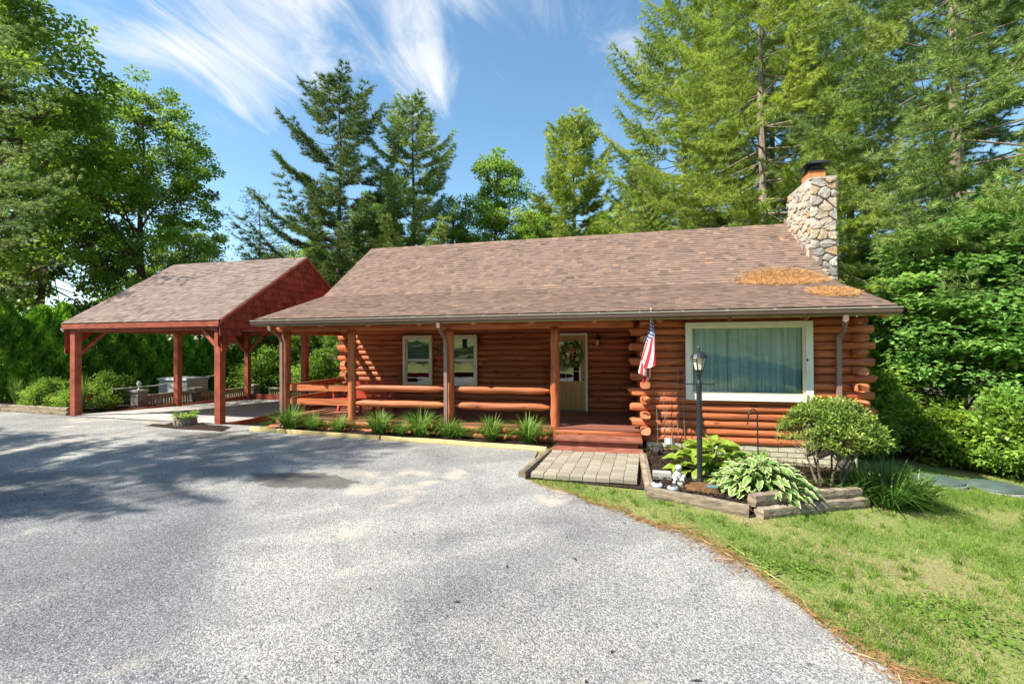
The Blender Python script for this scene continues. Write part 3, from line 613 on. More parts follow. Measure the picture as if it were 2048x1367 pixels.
def stone_face(org, eu, en, wd, z0, z1, size=.2):
    org, eu, en = Vector(org), Vector(eu), Vector(en)
    for poly in stones(wd, z1 - z0, size):
        cx, cy = sum(p[0] for p in poly) / len(poly), sum(p[1] for p in poly) / len(poly); big = max(max(p[0] for p in poly) - min(p[0] for p in poly), .1)
        # resample the outline so the corners can be rounded
        pts = []
        for i in range(len(poly)):
            p, q = poly[i], poly[(i + 1) % len(poly)]
            for t in (.2, .5, .8): pts.append((p[0] + (q[0] - p[0]) * t, p[1] + (q[1] - p[1]) * t))
        n = len(pts); rings = []
        dep = random.uniform(.035, .075)
        for sc_, h in ((1 - .022 / big, -.02), (1 - .03 / big, dep * .55), (.80, dep * .95)):
            rings.append([(cx + (p[0] - cx) * sc_ + random.gauss(0, .003), cy + (p[1] - cy) * sc_ + random.gauss(0, .003), h + (random.gauss(0, .006) if h > 0 else 0)) for p in pts])
        vs = [q for r in rings for q in r] + [(cx, cy, dep * random.uniform(.9, 1.15))]
        fs = [(k * n + i, k * n + (i + 1) % n, (k + 1) * n + (i + 1) % n, (k + 1) * n + i) for k in range(2) for i in range(n)] + [(2 * n + i, 2 * n + (i + 1) % n, 3 * n) for i in range(n)]
        MB().add([org + eu * a + Vector((0, 0, 1)) * c + en * h for a, c, h in vs], fs, random.random()).build('stone', 'stone', chim)
stone_face((4.0 - .02, 2.75, 3.0), (1, 0, 0), (0, -1, 0), .56, 3.0, 6.0)
stone_face((4.0, 4.17, 3.6), (0, -1, 0), (-1, 0, 0), 1.44, 3.6, 6.0)
stone_face((4.52, 2.73, 2.4), (0, 1, 0), (1, 0, 0), 1.44, 2.4, 6.0, .27)
MB().box(3.97, 4.55, 2.71, 4.2, 6.0, 6.05).build('chimney_crown', 'mortar', chim)
MB().box(4.06, 4.42, 3.0, 3.45, 6.05, 6.30).build('flue', 'clay', chim)
MB().add([(4.03, 2.97, 6.30), (4.45, 2.97, 6.30), (4.45, 3.48, 6.30), (4.03, 3.48, 6.30), (4.09, 3.03, 6.36), (4.39, 3.03, 6.36), (4.39, 3.42, 6.36), (4.09, 3.42, 6.36)], [(0, 1, 5, 4), (1, 2, 6, 5), (2, 3, 7, 6), (3, 0, 4, 7), (4, 5, 6, 7), (3, 2, 1, 0)]).box(4.12, 4.36, 3.06, 3.39, 6.36, 6.46)\
    .add([(3.97, 2.91, 6.46), (4.51, 2.91, 6.46), (4.51, 3.54, 6.46), (3.97, 3.54, 6.46), (4.02, 2.96, 6.53), (4.46, 2.96, 6.53), (4.46, 3.49, 6.53), (4.02, 3.49, 6.53)], [(0, 1, 5, 4), (1, 2, 6, 5), (2, 3, 7, 6), (3, 0, 4, 7), (4, 5, 6, 7), (3, 2, 1, 0)]).build('chimney_cap', 'black_metal', chim)
b = MB()
for (y0, y1) in ((2.70, YR),): b.add([(3.955, y0, rz_(y0) + .01), (3.955, y1, rz_(y1) + .01), (3.955, y1, rz_(y1) + .16), (3.955, y0, rz_(y0) + .16), (3.985, y0, rz_(y0) + .01), (3.985, y1, rz_(y1) + .01), (3.985, y1, rz_(y1) + .16), (3.985, y0, rz_(y0) + .16)], [(0, 1, 2, 3), (7, 6, 5, 4), (0, 3, 7, 4), (3, 2, 6, 7)])
b.box(3.955, 4.2, 2.69, 2.72, rz_(2.7) - .15, rz_(2.7) + .22).build('flashing', 'downspout', chim)
# ---------------------------------------------------------------- carport
CX0, CX1 = -15.2, -10.35; HX0, HX1 = -15.45, -10.22; CYE, CYR, CYB = -.15, 3.1, 6.35; CZE, CZR = 2.76, 4.92
cs_ = (CZR - CZE) / (CYR - CYE)
carport = thing('carport', (-12.8, 3, 0), 'open red post carport with brown shingle roof and shake gable left of the cabin', 'carport')
def cz(y): return CZE + cs_ * (y - CYE) if y < CYR else CZR - cs_ * (y - CYR)
pr = [(CYE, CZE), (CYR, CZR), (CYB, cz(CYB)), (CYB, cz(CYB) - .09), (CYR, CZR - .09), (CYE, CZE - .09)]; n = len(pr)
croof = MB().add([(HX0, y, z) for y, z in pr] + [(HX1, y, z) for y, z in pr], [tuple(range(n)), tuple(range(n, 2 * n))[::-1]] + [(i, (i + 1) % n, (i + 1) % n + n, i + n) for i in range(n)]).build('roof', 'red_paint', carport)
ca_ = math.atan(cs_)
shingle_field(croof, (HX0 - .02, CYE - .03, CZE - .01), ca_, HX1 - HX0 + .04, (CYR - CYE + .03) / math.cos(ca_), 'shingle_grey', nparts=200)
shingle_field(croof, (HX1 + .02, CYB, cz(CYB)), ca_, HX1 - HX0 + .04, (CYB - CYR) / math.cos(ca_), 'shingle_grey', nparts=0, flip=True)
for (X, Y) in ((CX0, 0), (CX1, 0), (CX0, 3.0), (CX1, 3.2), (CX0, 6.0), (CX1, 6.0)):
    MB().box(X - .085, X + .085, Y - .085, Y + .085, gz(X, Y) - .3, 2.52).build('post', 'red_paint', carport)
for Y in (0, 6.0): MB().box(HX0 + .05, HX1 - .05, Y - .07, Y + .07, 2.52, 2.70).build('beam', 'red_paint', carport)
for X in (CX0, CX1): MB().box(X - .07, X + .07, .07, 5.93, 2.52, 2.69).build('beam', 'red_paint', carport)
MB().box(HX0, HX1, CYE - .02, CYE + .015, 2.60, CZE - .012).build('fascia_board', 'red_paint', carport)
MB().box(HX0 + .06, HX1 - .06, .08, 5.92, 2.70, 2.73).build('ceiling', 'soffit', carport)
def brace(p, q): MB().bar(p, q, .09, .09).build('brace', 'red_paint', carport)
brace((CX0, .08, 1.9), (CX0, .72, 2.52)); brace((CX0 + .07, 6, 1.85), (CX0 + .75, 6, 2.52)); brace((CX0, 5.92, 1.85), (CX0, 5.3, 2.52)); brace((CX1 - .08, 0, 2.1), (CX1 - .5, 0, 2.52))
def arch(y):
    a = min(abs(y - 0), abs(y - 6.0))
    return 2.72 - .75 * max(0, 1 - a / 1.1) ** 1.6 if -.2 < y < 6.2 else 2.0
for X, sgn in ((HX1, 1), (HX0, -1)):
    ys = np.linspace(CYE + .02, CYB - .02, 60); up = [(y, cz(y) - .02) for y in ys]; lo = [(y, arch(y)) for y in ys]; n = len(ys)
    gb = MB().add([(X - .02 * sgn, y, z) for y, z in up] + [(X - .02 * sgn, y, z) for y, z in lo] + [(X - .06 * sgn, y, z) for y, z in up] + [(X - .06 * sgn, y, z) for y, z in lo],
        [(i, i + 1, n + i + 1, n + i) for i in range(n - 1)] + [(2 * n + i, 3 * n + i, 3 * n + i + 1, 2 * n + i + 1) for i in range(n - 1)] + [(n + i, n + i + 1, 3 * n + i + 1, 3 * n + i) for i in range(n - 1)]).build('gable_panel', 'shake', carport)
    me = [MB().add([(0, .004, 0), (0, .996, 0), (.042, .996, 0), (.042, .004, 0), (.004, .004, 1), (.004, .996, 1), (.008, .996, 1), (.008, .004, 1)], [(0, 1, 2, 3), (3, 2, 6, 7), (0, 3, 7, 4), (1, 5, 6, 2), (7, 6, 5, 4)], t_).mesh('shake', 'shake') for t_ in (.2, .8)]
    r = 0; z = 1.95
    while z < 4.85:
        y = -.15 - random.uniform(0, .15)
        while y < CYB:
            w_ = random.uniform(.12, .24); cy = y + w_ / 2; hgt = .27; z_ = z + random.uniform(-.025, .02)
            if arch(cy) - .02 < z_ + .06 and z_ + .10 < cz(cy) and z_ + .10 < min(cz(y), cz(y + w_)) + .06 and y > CYE - .02:
                top = min(z_ + hgt, min(cz(max(y, CYE)), cz(y + w_)) - .005)
                if top - z_ > .05: link('shake', random.choice(me), gb, Matrix.Translation((X, y, z_)) @ Matrix.Diagonal((sgn, w_, top - z_, 1)))
            y += w_ + .005
        z += .205
    b = MB()
    for (y0, y1) in ((CYE, CYR), (CYR, CYB)): b.add([(X + sgn * dx, y, cz(y) - dz) for dx in (.03, .055) for y, dz in ((y0, .10), (y1, .10), (y1, .003), (y0, .003))], [(0, 1, 2, 3), (7, 6, 5, 4), (0, 4, 5, 1), (1, 5, 6, 2), (2, 6, 7, 3), (3, 7, 4, 0)])
    b.build('rake_board', 'red_paint', carport)
for k, dx in enumerate((-.05, .05)): MB().lathe([(.02, 0), (.05, .06), (.055, .1)], 10, (HX0 - .06, -.05 + dx, 2.52)).build('floodlight', 'white_plastic', carport)
pad_z = lambda x, y: gz(x, y) + .03
V = []; xs = np.linspace(CX0 - .05, CX1 + .05, 10); ys = np.linspace(-.1, 6.1, 12)
for y_ in ys:
    for x_ in xs: V.append((x_, y_, max(gz(x_, y_), -.12 + .0 * x_) + .03))
i = np.arange(11 * 10).reshape(11, 10)[:, :-1].ravel()
tag(link('carport_slab', np_mesh('carport_slab', np.array(V), np.stack([i, i + 1, i + 11, i + 10], 1), np.full(120, .5), 'concrete', True)), 'concrete carport slab', kind='structure')
for (a, b_, z0, z1) in (((CX0 - .03, 3.2), (CX0 - .03, 5.9), -.3, .12), ((CX0 - .03, .1), (CX0 - .03, 2.9), -.3, .18), ((CX0, 6.12), (CX1, 6.12), -.4, .16), ((CX1 + .09, .12), (CX1 + .09, 3.1), -.5, .13), ((CX1 + .09, 3.3), (CX1 + .09, 5.9), -.5, .15)):
    MB().bar((*a, (z0 + z1) / 2), (*b_, (z0 + z1) / 2), .045, z1 - z0).build('curb_board', 'red_paint', carport)

# ---------------------------------------------------------------- things on and around the porch
def flagpole():
    t = thing('flag', (.06, -.12, 1.65), 'american flag hanging limp on a slanted pole at the cabin corner', 'flag')
    p0, p1 = Vector((.05, -.12, 1.63)), Vector((.09, -.66, 2.70)); MB().tube([p0, p1], .013, 8).build('pole', 'pole_white', t)
    MB().lathe([(.0, 0), (.02, .01), (.026, .03), (.015, .05), (0, .055)], 10, p1).build('finial', 'gold', t)
    MB().tube([p0 + Vector((0, .1, -.05)), p0 + Vector((0, .0, .0)), p0.lerp(p1, .1)], .022, 8).build('bracket', 'wire', t)
    nu, nv = 40, 34; V = []; fu = []; fv = []
    for j in range(nv):
        v = j / (nv - 1)
        for i in range(nu):
            u = i / (nu - 1); q = p1.lerp(p0, .03 + u * .44)
            x = q.x + (.02 + .20 * v ** .8) * math.sin(u * 7.5 + .8 + v * 1.2) * .62 - .16 * v ** 1.3 + .10 * v * (1 - u); yv = q.y - .03 * v + (.02 + .05 * v) * math.sin(u * 13 + v * 4)
            V.append((x, yv, q.z - (.98 - .12 * u) * v)); fu.append(u); fv.append(v)
    i = np.arange((nv - 1) * nu).reshape(nv - 1, nu)[:, :-1].ravel(); link('cloth', np_mesh('cloth', np.array(V), np.stack([i, i + 1, i + nu + 1, i + nu], 1), np.full(nu * nv, .5), 'flag_cloth', True, {'fu': fu, 'fv': fv}), t)
flagpole()
def bench():
    t = thing('porch_bench', (-7.1, 1.55, .37), 'low bright red slatted bench on the left end of the porch', 'bench'); x0, x1 = -7.85, -6.35
    for k in range(5): MB().bar((x0, 1.15 + k * .12, .70 - k * .035), (x1, 1.15 + k * .12, .70 - k * .035), .10, .025).build('seat_slat', 'bench_red', t)
    for k in range(4): MB().bar((x0, 1.70 + k * .04, .66 + k * .13), (x1, 1.70 + k * .04, .66 + k * .13), .025, .11).build('back_slat', 'bench_red', t)
    for X in (x0 + .12, (x0 + x1) / 2, x1 - .12):
        MB().bar((X, 1.12, .37), (X, 1.20, .68), .06, .08).build('leg', 'bench_red', t); MB().bar((X, 1.86, .37), (X, 1.62, .62), .06, .08).build('leg', 'bench_red', t)
        MB().bar((X + .03, 1.68, .5), (X + .03, 1.86, 1.12), .05, .06).build('back_post', 'bench_red', t)
    for X in (x0 - .02, x1 + .02): MB().bar((X, 1.08, .90), (X, 1.80, .88), .10, .025).build('armrest', 'bench_red', t); MB().bar((X, 1.14, .66), (X, 1.14, .89), .05, .06).build('arm_support', 'bench_red', t)
bench()
def wreath():
    t = thing('door_wreath', (-1.74, 2.36, 1.5), 'leafy green wreath with white flowers and ochre bow on the door', 'wreath'); n = 900; c = np.array([-1.72, 2.33, 1.83])
    th = rng.uniform(0, 2 * np.pi, n); r = .22 + rng.normal(0, .045, n); P = c + np.stack([r * np.cos(th), -.05 + rng.normal(0, .025, n), r * np.sin(th)], 1); D = np.stack([np.cos(th + rng.normal(.6, .7, n)), -.4 + rng.normal(0, .3, n), np.sin(th + rng.normal(.6, .7, n))], 1)
    link('leaves', leaf_mesh('leaves', P, D, rng.normal(size=(n, 3)) + np.array([0, -1, 0]), .07, .03, rng.random(n), 'azalea_leaf'), t)
    MB().tube([(c[0] + .22 * math.cos(a), c[1] - .01, c[2] + .22 * math.sin(a)) for a in np.linspace(0, 2 * math.pi, 25)], .02, 6).build('hoop', 'bark', t)
    for a in (200, 245, 330, 20, 95):
        p = (c[0] + .2 * math.cos(R(a)), c[1] - .09, c[2] + .2 * math.sin(R(a))); b = MB()
        for k in range(9): q = 2 * math.pi * k / 9; b.add([p, (p[0] + .045 * math.cos(q - .28), p[1] - .012, p[2] + .045 * math.sin(q - .28)), (p[0] + .058 * math.cos(q), p[1] - .006, p[2] + .058 * math.sin(q)), (p[0] + .045 * math.cos(q + .28), p[1] - .012, p[2] + .045 * math.sin(q + .28))], [(0, 1, 2, 3)])
        f = b.build('flower', 'flower_white', t)
        o = MB().tube([(p[0], p[1] - .002, p[2]), (p[0], p[1] - .02, p[2])], [.018, .010], 8).build('flower_centre', 'flower_dark', f)
    b = MB(); q = (c[0] + .01, c[1] - .10, c[2] + .12)
    for s in (-1, 1):
        b.tube([q, (q[0] + s * .07, q[1] - .03, q[2] + .06), (q[0] + s * .11, q[1] - .02, q[2] + .01), (q[0] + s * .05, q[1] - .01, q[2] - .01), q], [.012, .026, .024, .02, .012], 6); b.tube([q, (q[0] + s * .03, q[1] - .01, q[2] - .1), (q[0] + s * .05, q[1], q[2] - .24)], [.012, .022, .024], 6)
    b.build('bow', 'ribbon', t)
wreath()
def sunburst():
    t = thing('wall_ornament', (-5.39, 2.4, 1.8), 'round bronze petal ornament hung between the two porch windows', 'ornament'); c = Vector((-5.395, 2.37, 1.99))
    MB().tube([c + Vector((.10 * math.cos(a), 0, .10 * math.sin(a))) for a in np.linspace(0, 2 * math.pi, 25)], .014, 6).build('ring', 'brown_metal', t)
    for k in range(12):
        a = 2 * math.pi * k / 12; u = Vector((math.cos(a), 0, math.sin(a))); s = Vector((-math.sin(a), 0, math.cos(a)))
        MB().add([c + u * .105, c + u * .15 + s * .035 + Vector((0, -.012, 0)), c + u * .195 + Vector((0, -.02, 0)), c + u * .15 - s * .035 + Vector((0, -.012, 0)), c + u * .15 + Vector((0, -.03, 0))], [(0, 1, 4), (1, 2, 4), (2, 3, 4), (3, 0, 4)]).build('petal', 'clay' if k % 2 else 'brown_metal', t)
sunburst()
def wall_lantern():
    t = thing('wall_lantern', (-1.04, 2.36, 2.1), 'black wall lantern with amber glass beside the front door', 'lantern'); c = (-1.04, 2.27, 2.06)
    MB().lathe([(.045, 0), (.055, .14)], 6, c).build('glass', 'amber_glass', t); b = MB()
    for k in range(6): a = 2 * math.pi * k / 6; b.bar((c[0] + .047 * math.cos(a), c[1] + .047 * math.sin(a), c[2]), (c[0] + .058 * math.cos(a), c[1] + .058 * math.sin(a), c[2] + .14), .009, .009)
    b.build('cage', 'black_metal', t); MB().lathe([(.05, -.012), (.05, 0)], 6, c).build('base', 'black_metal', t); MB().lathe([(.075, .14), (.06, .17), (.03, .21), (.012, .24), (0, .25)], 8, c).build('cap', 'black_metal', t)
    MB().box(-1.085, -.995, 2.385, 2.40, 2.10, 2.36).bar((-1.04, 2.39, 2.33), (-1.04, 2.27, 2.30), .02, .03).build('bracket', 'black_metal', t)
wall_lantern()
def lamp_post():
    X, Y = .62, -2.5; z0 = .06
    t = thing('lamp_post', (X, Y, z0), 'tall black lamp post with a glass lantern and crossbar in the flower bed', 'lamp post')
    MB().lathe([(.05, 0), (.05, .06), (.038, .10), (.038, 1.38), (.042, 1.40), (.042, 1.46), (.030, 1.5), (.030, 1.56), (.044, 1.58), (.044, 1.63), (.02, 1.66)], 14, (X, Y, z0)).build('post', 'black_metal', t, False)
    MB().tube([(X - .19, Y, 1.50), (X + .19, Y, 1.505)], [.009, .009], 8).tube([(X + .19, Y, 1.505), (X + .205, Y, 1.505)], .017, 8).build('crossbar', 'black_metal', t)
    c = (X, Y, 1.71); MB().lathe([(.055, .0), (.088, .165)], 6, c).build('glass', 'lantern_glass', t); b = MB()
    for k in range(6): a = 2 * math.pi * k / 6; b.bar((c[0] + .056 * math.cos(a), c[1] + .056 * math.sin(a), c[2]), (c[0] + .09 * math.cos(a), c[1] + .09 * math.sin(a), c[2] + .168), .012, .012)
    b.build('cage', 'black_metal', t); MB().lathe([(.03, -.045), (.06, -.015), (.062, .0)], 12, c).build('lantern_base', 'black_metal', t)
    MB().lathe([(.125, .165), (.12, .175), (.105, .215), (.07, .25), (.035, .272), (.018, .285), (.014, .30), (.020, .315), (.008, .34), (0, .355)], 16, c).build('lantern_cap', 'black_metal', t)
lamp_post()
def hook():
    X, Y = 1.66, -1.5; t = thing('shepherd_hook', (X, Y, .0), 'thin black shepherd hook standing in the bed in front of the window', 'hook')
    pth = [(X, Y, -.1), (X - .005, Y, .5), (X - .01, Y, .92)] + [(X - .075 + .065 * math.cos(a), Y, .92 + .11 * math.sin(a)) for a in np.linspace(.2, math.pi, 8)] + [(X - .145, Y, .86), (X - .15, Y, .80), (X - .165, Y, .78)]
    MB().tube(pth, .011, 7).build('rod', 'black_metal', t)
hook()
def trellis():
    t = thing('trellis', (.45, -.1, 0), 'rusty wavy wire trellis against the logs left of the big window', 'trellis')
    for X in (.22, .36, .60, .72): MB().tube([(X + .01 * math.sin(z * 5), -.10, z) for z in np.linspace(-.05, 1.15 + .45 * (X > .5) - .3 * (X < .3), 10)], .006, 5).build('rod', 'wire', t)
    for ph, X in ((0, .45), (2.4, .56)): MB().tube([(X + .07 * math.sin(z * 7 + ph), -.115, z) for z in np.linspace(-.03, 1.15, 26)], .006, 5).build('scroll', 'wire', t)
    for z in (.4, 1.0): MB().tube([(.2, -.105, z), (.5, -.12, z + .05), (.74, -.105, z)], .005, 5).build('tie', 'wire', t)
trellis()
# beds, edging, pavers
def edge_timber(p, q, h, wd, label, m='timber', cat='timber', group=None, dz=0):
    p, q = Vector((*p, gz(*p) + h / 2 - .03 + dz)), Vector((*q, gz(*q) + h / 2 - .03 + dz)); n = 8
    b = MB().tube([p.lerp(q, k / (n - 1)) + Vector((0, random.gauss(0, .005), random.gauss(0, .005))) for k in range(n)], [wd / 2 * 1.2 * (1 + random.gauss(0, .03)) for _ in range(n)], 8, squash=(.55, .55, h / wd))
    o = b.build('landscape_timber', m, None, False); return tag(o, label, cat, group)
edge_timber((-8.9, -.55), (-5.5, -.67), .12, .09, 'pale new timber edging below the left half of the porch', 'new_timber')
edge_timber((-5.46, -.67), (-1.88, -.81), .12, .09, 'pale new timber edging below the porch, right half up to the steps', 'new_timber')
edge_timber((-1.80, -1.02), (-1.98, -2.62), .13, .10, 'weathered timber along the left edge of the paver walk')
edge_timber((-.10, -1.0), (-.10, -2.95), .15, .11, 'grey timber between the paver walk and the mulch bed')
edge_timber((-.14, -3.05), (1.06, -3.30), .16, .13, 'split grey timber along the front of the mulch bed')
edge_timber((1.18, -3.28), (2.05, -2.68), .15, .13, 'lower timber of the bed corner below the variegated hosta')
edge_timber((1.12, -3.22), (1.98, -2.62), .14, .12, 'upper timber stacked on the bed corner below the variegated hosta', dz=.14)
edge_timber((2.05, -2.62), (2.86, -2.10), .15, .13, 'lower timber of the bed edge in front of the trimmed bush')
edge_timber((2.02, -2.57), (2.80, -2.06), .13, .12, 'upper timber of the bed edge in front of the trimmed bush', dz=.14)
edge_timber((-15.45, .0), (-18.3, .15), .14, .13, 'lower rotting timber along the left garden bed')
edge_timber((-15.55, .06), (-19.6, .28), .12, .12, 'upper rotting timber along the left garden bed', dz=.12)
walk = tag(MB().add([(-1.8, -1.0, -.012), (-1.88, -2.62, -.012), (-.14, -2.78, -.012), (-.14, -.95, -.012)], [(3, 2, 1, 0)]).build('paver_walk', 'mulch'), 'square paver walk at the foot of the steps', kind='structure')
walk.location.z = .034
pm = MB().add([(x, y, z) for z, k in ((-.03, .0), (.022, .0), (.030, .012)) for x, y in ((k, k), (1 - k, k), (1 - k, 1 - k), (k, 1 - k))], [(0, 1, 5, 4), (1, 2, 6, 5), (2, 3, 7, 6), (3, 0, 4, 7), (4, 5, 9, 8), (5, 6, 10, 9), (6, 7, 11, 10), (7, 4, 8, 11), (8, 9, 10, 11)]).mesh('paver', 'paver')
for r in range(9):
    for c in range(8):
        x, y = -1.74 - .012 * r + c * .198, -1.15 - r * .185
        link('paver', pm, walk, Matrix.Translation((x, y, .035 + random.gauss(0, .003))) @ Matrix.Rotation(random.gauss(0, .012), 4, 'Z') @ Matrix.Diagonal((.19, .177, 1, 1)))
def mound(name, poly, h, mat, label, n=26):
    cx, cy = np.mean(poly, 0); pts = []
    for k in range(len(poly)):
        p, q = np.array(poly[k]), np.array(poly[(k + 1) % len(poly)])
        for t in np.linspace(0, 1, 8)[:-1]: pts.append(p + (q - p) * t)
    m = len(pts); V = []; F = []
    for r, f in enumerate((1, .9, .7, .45, .2)):
        for p in pts: x, y = cx + (p[0] - cx) * f, cy + (p[1] - cy) * f; V.append((x, y, gz(x, y) + .01 + h * (0 if r == 0 else .8 + .2 * (1 - f)) + random.gauss(0, .012) * (r > 0)))
    V.append((cx, cy, gz(cx, cy) + h)); F = [(r * m + i, r * m + (i + 1) % m, (r + 1) * m + (i + 1) % m, (r + 1) * m + i) for r in range(4) for i in range(m)] + [(4 * m + i, 4 * m + (i + 1) % m, 5 * m) for i in range(m)]
    return tag(MB().add(V, F).build(name, mat, None, True), label, None, None, 'structure')
bed = [(-.05, -.25), (-.03, -3.0), (1.1, -3.22), (2.84, -2.1), (3.6, -1.2), (3.7, -.15)]
mound('mulch_bed', bed, .10, 'mulch', 'dark mulch bed in front of the picture window')
mound('porch_bed', [(-8.8, -.1), (-8.85, -.5), (-1.9, -.76), (-1.8, -.1)], .05, 'mulch', 'narrow planting strip along the porch')
mound('garden_bed', [(-15.4, .15), (-19.6, .35), (-26, .4), (-26, 13), (-16.1, 9), (-15.5, 6)], .08, 'mulch', 'shaded garden bed beside the carport')
def inpoly(x, y, poly):
    c = np.zeros(len(x), bool)
    for i in range(len(poly)):
        (x0, y0), (x1, y1) = poly[i], poly[(i + 1) % len(poly)]; c ^= ((y0 > y) != (y1 > y)) & (x < (x1 - x0) * (y - y0) / (y1 - y0 + 1e-12) + x0)
    return c
def chips():
    x, y = rng.uniform(-.1, 3.7, 9000), rng.uniform(-3.25, -.1, 9000); k = inpoly(x, y, bed); x, y = x[k], y[k]; n = len(x); z = g(x, y) + .105
    P = np.stack([x, y, z], 1); D = np.stack([rng.normal(size=n), rng.normal(size=n), rng.uniform(-.1, .45, n)], 1)
    tag(link('mulch_chips', leaf_mesh('mulch_chips', P, D, np.tile([0, 0, 1.], (n, 1)), rng.uniform(.03, .08, n), .018, rng.random(n) ** 1.5, 'chips', .3)), 'shredded bark chips lying on the mulch bed', kind='stuff')
chips()
def litter(name, P, L, mat, label, up=.12):
    n = len(P); a = rng.uniform(0, 2 * np.pi, n); D = np.stack([np.cos(a), np.sin(a), rng.normal(0, up, n)], 1)
    tag(link(name, needle_mesh(name, P, D, L, .0028, rng.random(n), mat)), label, kind='stuff')
def edge_litter():
    t = rng.random(9000) ** .5; x = np.where(rng.random(9000) < .2, -1.9 + t * 2.5, .1 + t * 3.2); wdt = .05 + .16 * np.clip(np.sin(x * 5.3) * np.sin(x * 2.1 + 1) + .25, 0, 1) + .05 * (x > .4); y = ytop(x) + .03 + rng.normal(0, 1, 9000) * wdt; P = np.stack([x, y, g(x, y) + .02 + rng.random(9000) * .012], 1)
    litter('pine_needle_litter', P, rng.uniform(.04, .11, 9000), 'ground_needles', 'rusty pine needles drifted along the driveway edge')
    x = rng.uniform(.3, 1.2, 26); y = ytop(x) + rng.uniform(-.1, .35, 26); litter('dry_straw', np.stack([x, y, g(x, y) + .035], 1), rng.uniform(.12, .34, 26), 'straw', 'loose straw stalks lying where lawn meets driveway', .05)
edge_litter()
def roof_litter(cx, cy, rx, ry, n, label):
    x = rng.normal(0, .42, n) * rx; y = rng.normal(0, .38, n) * ry; k = (x / rx) ** 2 + (y / ry) ** 2 < 1; x, y = x[k] + cx, y[k] + cy; n = len(x)
    z = np.where(y < YB, ZB + SH * (y - YB), ZB + ST * (y - YB)) + .022 + rng.random(n) * .05; litter('roof_needles', np.stack([x, y, z], 1), rng.uniform(.05, .11, n), 'needle_litter', label, .25)
roof_litter(3.05, 1.8, .98, .55, 26000, 'larger patch of fallen pine needles on the roof below the chimney')
roof_litter(3.52, .42, .45, .45, 13000, 'smaller patch of fallen pine needles near the roof right corner')
# small garden things
def lid(X, Y, r, label):
    z = gz(X, Y); t = thing('septic_lid', (X, Y, z), label, 'lid', 'septic lids in the lawn'); MB().lathe([(r, -.05), (r, .05), (r * .97, .07), (r * .6, .085), (r * .2, .09)], 28, (X, Y, z)).build('cover', 'slate_green', t)
    MB().lathe([(r * 1.04, -.08), (r * 1.04, .03)], 28, (X, Y, z)).build('rim', 'concrete', t)
lid(5.0, .1, .36, 'round green lid in the lawn, the one nearer the cabin'); lid(5.85, .15, .40, 'round green lid in the lawn, the one farther right')
def solar(X, Y, m, label):
    z = gz(X, Y) + .10; t = thing('solar_light', (X, Y, z), label, 'solar light'); MB().lathe([(.05, -.03), (.075, 0), (.078, .02), (.066, .04), (.03, .048)], 16, (X, Y, z)).build('housing', m, t)
    MB().box(X - .032, X + .032, Y - .032, Y + .032, z + .047, z + .053).build('solar_panel', 'solar_cell', t); MB().lathe([(.008, -.12), (.008, -.03)], 6, (X, Y, z)).build('stake', 'black_metal', t)
solar(-.0, -2.86, 'white_plastic', 'white round solar light at the left corner of the mulch bed'); solar(.20, -2.96, 'grey_plastic', 'grey round solar light beside the small statue')
def cherub():
    X, Y = .31, -2.66; z = gz(X, Y) + .10; t = thing('garden_statue', (X, Y, z), 'small pale crouching cherub statue on the mulch', 'statue')
    MB().lathe([(.085, -.02), (.085, .03), (.07, .04)], 12, (X, Y, z)).build('plinth', 'statue', t)
    MB().tube([(X, Y, z + .03), (X - .01, Y + .01, z + .10), (X - .005, Y, z + .16), (X, Y - .01, z + .19)], [.055, .06, .048, .03], 10).tube([(X - .02, Y - .03, z + .06), (X - .06, Y - .07, z + .10), (X - .05, Y - .09, z + .03)], [.03, .03, .022], 8).tube([(X + .02, Y - .03, z + .06), (X + .06, Y - .07, z + .10), (X + .06, Y - .08, z + .03)], [.03, .03, .022], 8)\
        .tube([(X - .05, Y, z + .15), (X - .08, Y - .04, z + .10), (X - .03, Y - .08, z + .13)], [.022, .02, .016], 8).tube([(X + .05, Y, z + .15), (X + .08, Y - .03, z + .11), (X + .04, Y - .08, z + .12)], [.022, .02, .016], 8).lathe([(.0, -.048), (.03, -.038), (.046, -.01), (.048, .012), (.036, .036), (.0, .05)], 10, (X, Y - .02, z + .235)).build('figure', 'statue', t, True)
cherub()
tag(MB().box(-.02, .24, -2.42, -2.28, gz(.1, -2.3) + .07, gz(.1, -2.3) + .17).build('concrete_block', 'concrete'), 'pale rectangular concrete block lying on the mulch', 'block')
def stump():
    X, Y = .60, -2.74; z = gz(X, Y) + .03; t = thing('tree_stump', (X, Y, z), 'old brown tree stump at the foot of the lamp post', 'stump'); n = 22; b = MB(); rings = []
    for r, h in ((.26, 0), (.22, .05), (.19, .10), (.175, .12)): rings.append([(X + r * (1 + .10 * math.sin(5 * a) + .05 * math.sin(9 * a)) * math.cos(a) * 1.2, Y + .9 * r * (1 + .1 * math.sin(5 * a)) * math.sin(a), z + h) for a in np.linspace(0, 2 * math.pi, n + 1)[:-1]])
    b.add([p for r in rings for p in r] + [(X, Y, z + .115)], [(k * n + i, k * n + (i + 1) % n, (k + 1) * n + (i + 1) % n, (k + 1) * n + i) for k in range(3) for i in range(n)] + [(3 * n + i, 3 * n + (i + 1) % n, 4 * n) for i in range(n)]).build('wood', 'needle_stump', t)
    MB().box(X + .06, X + .20, Y - .10, Y - .02, z + .122, z + .135).build('plaque', 'copper_plate', t)
stump()
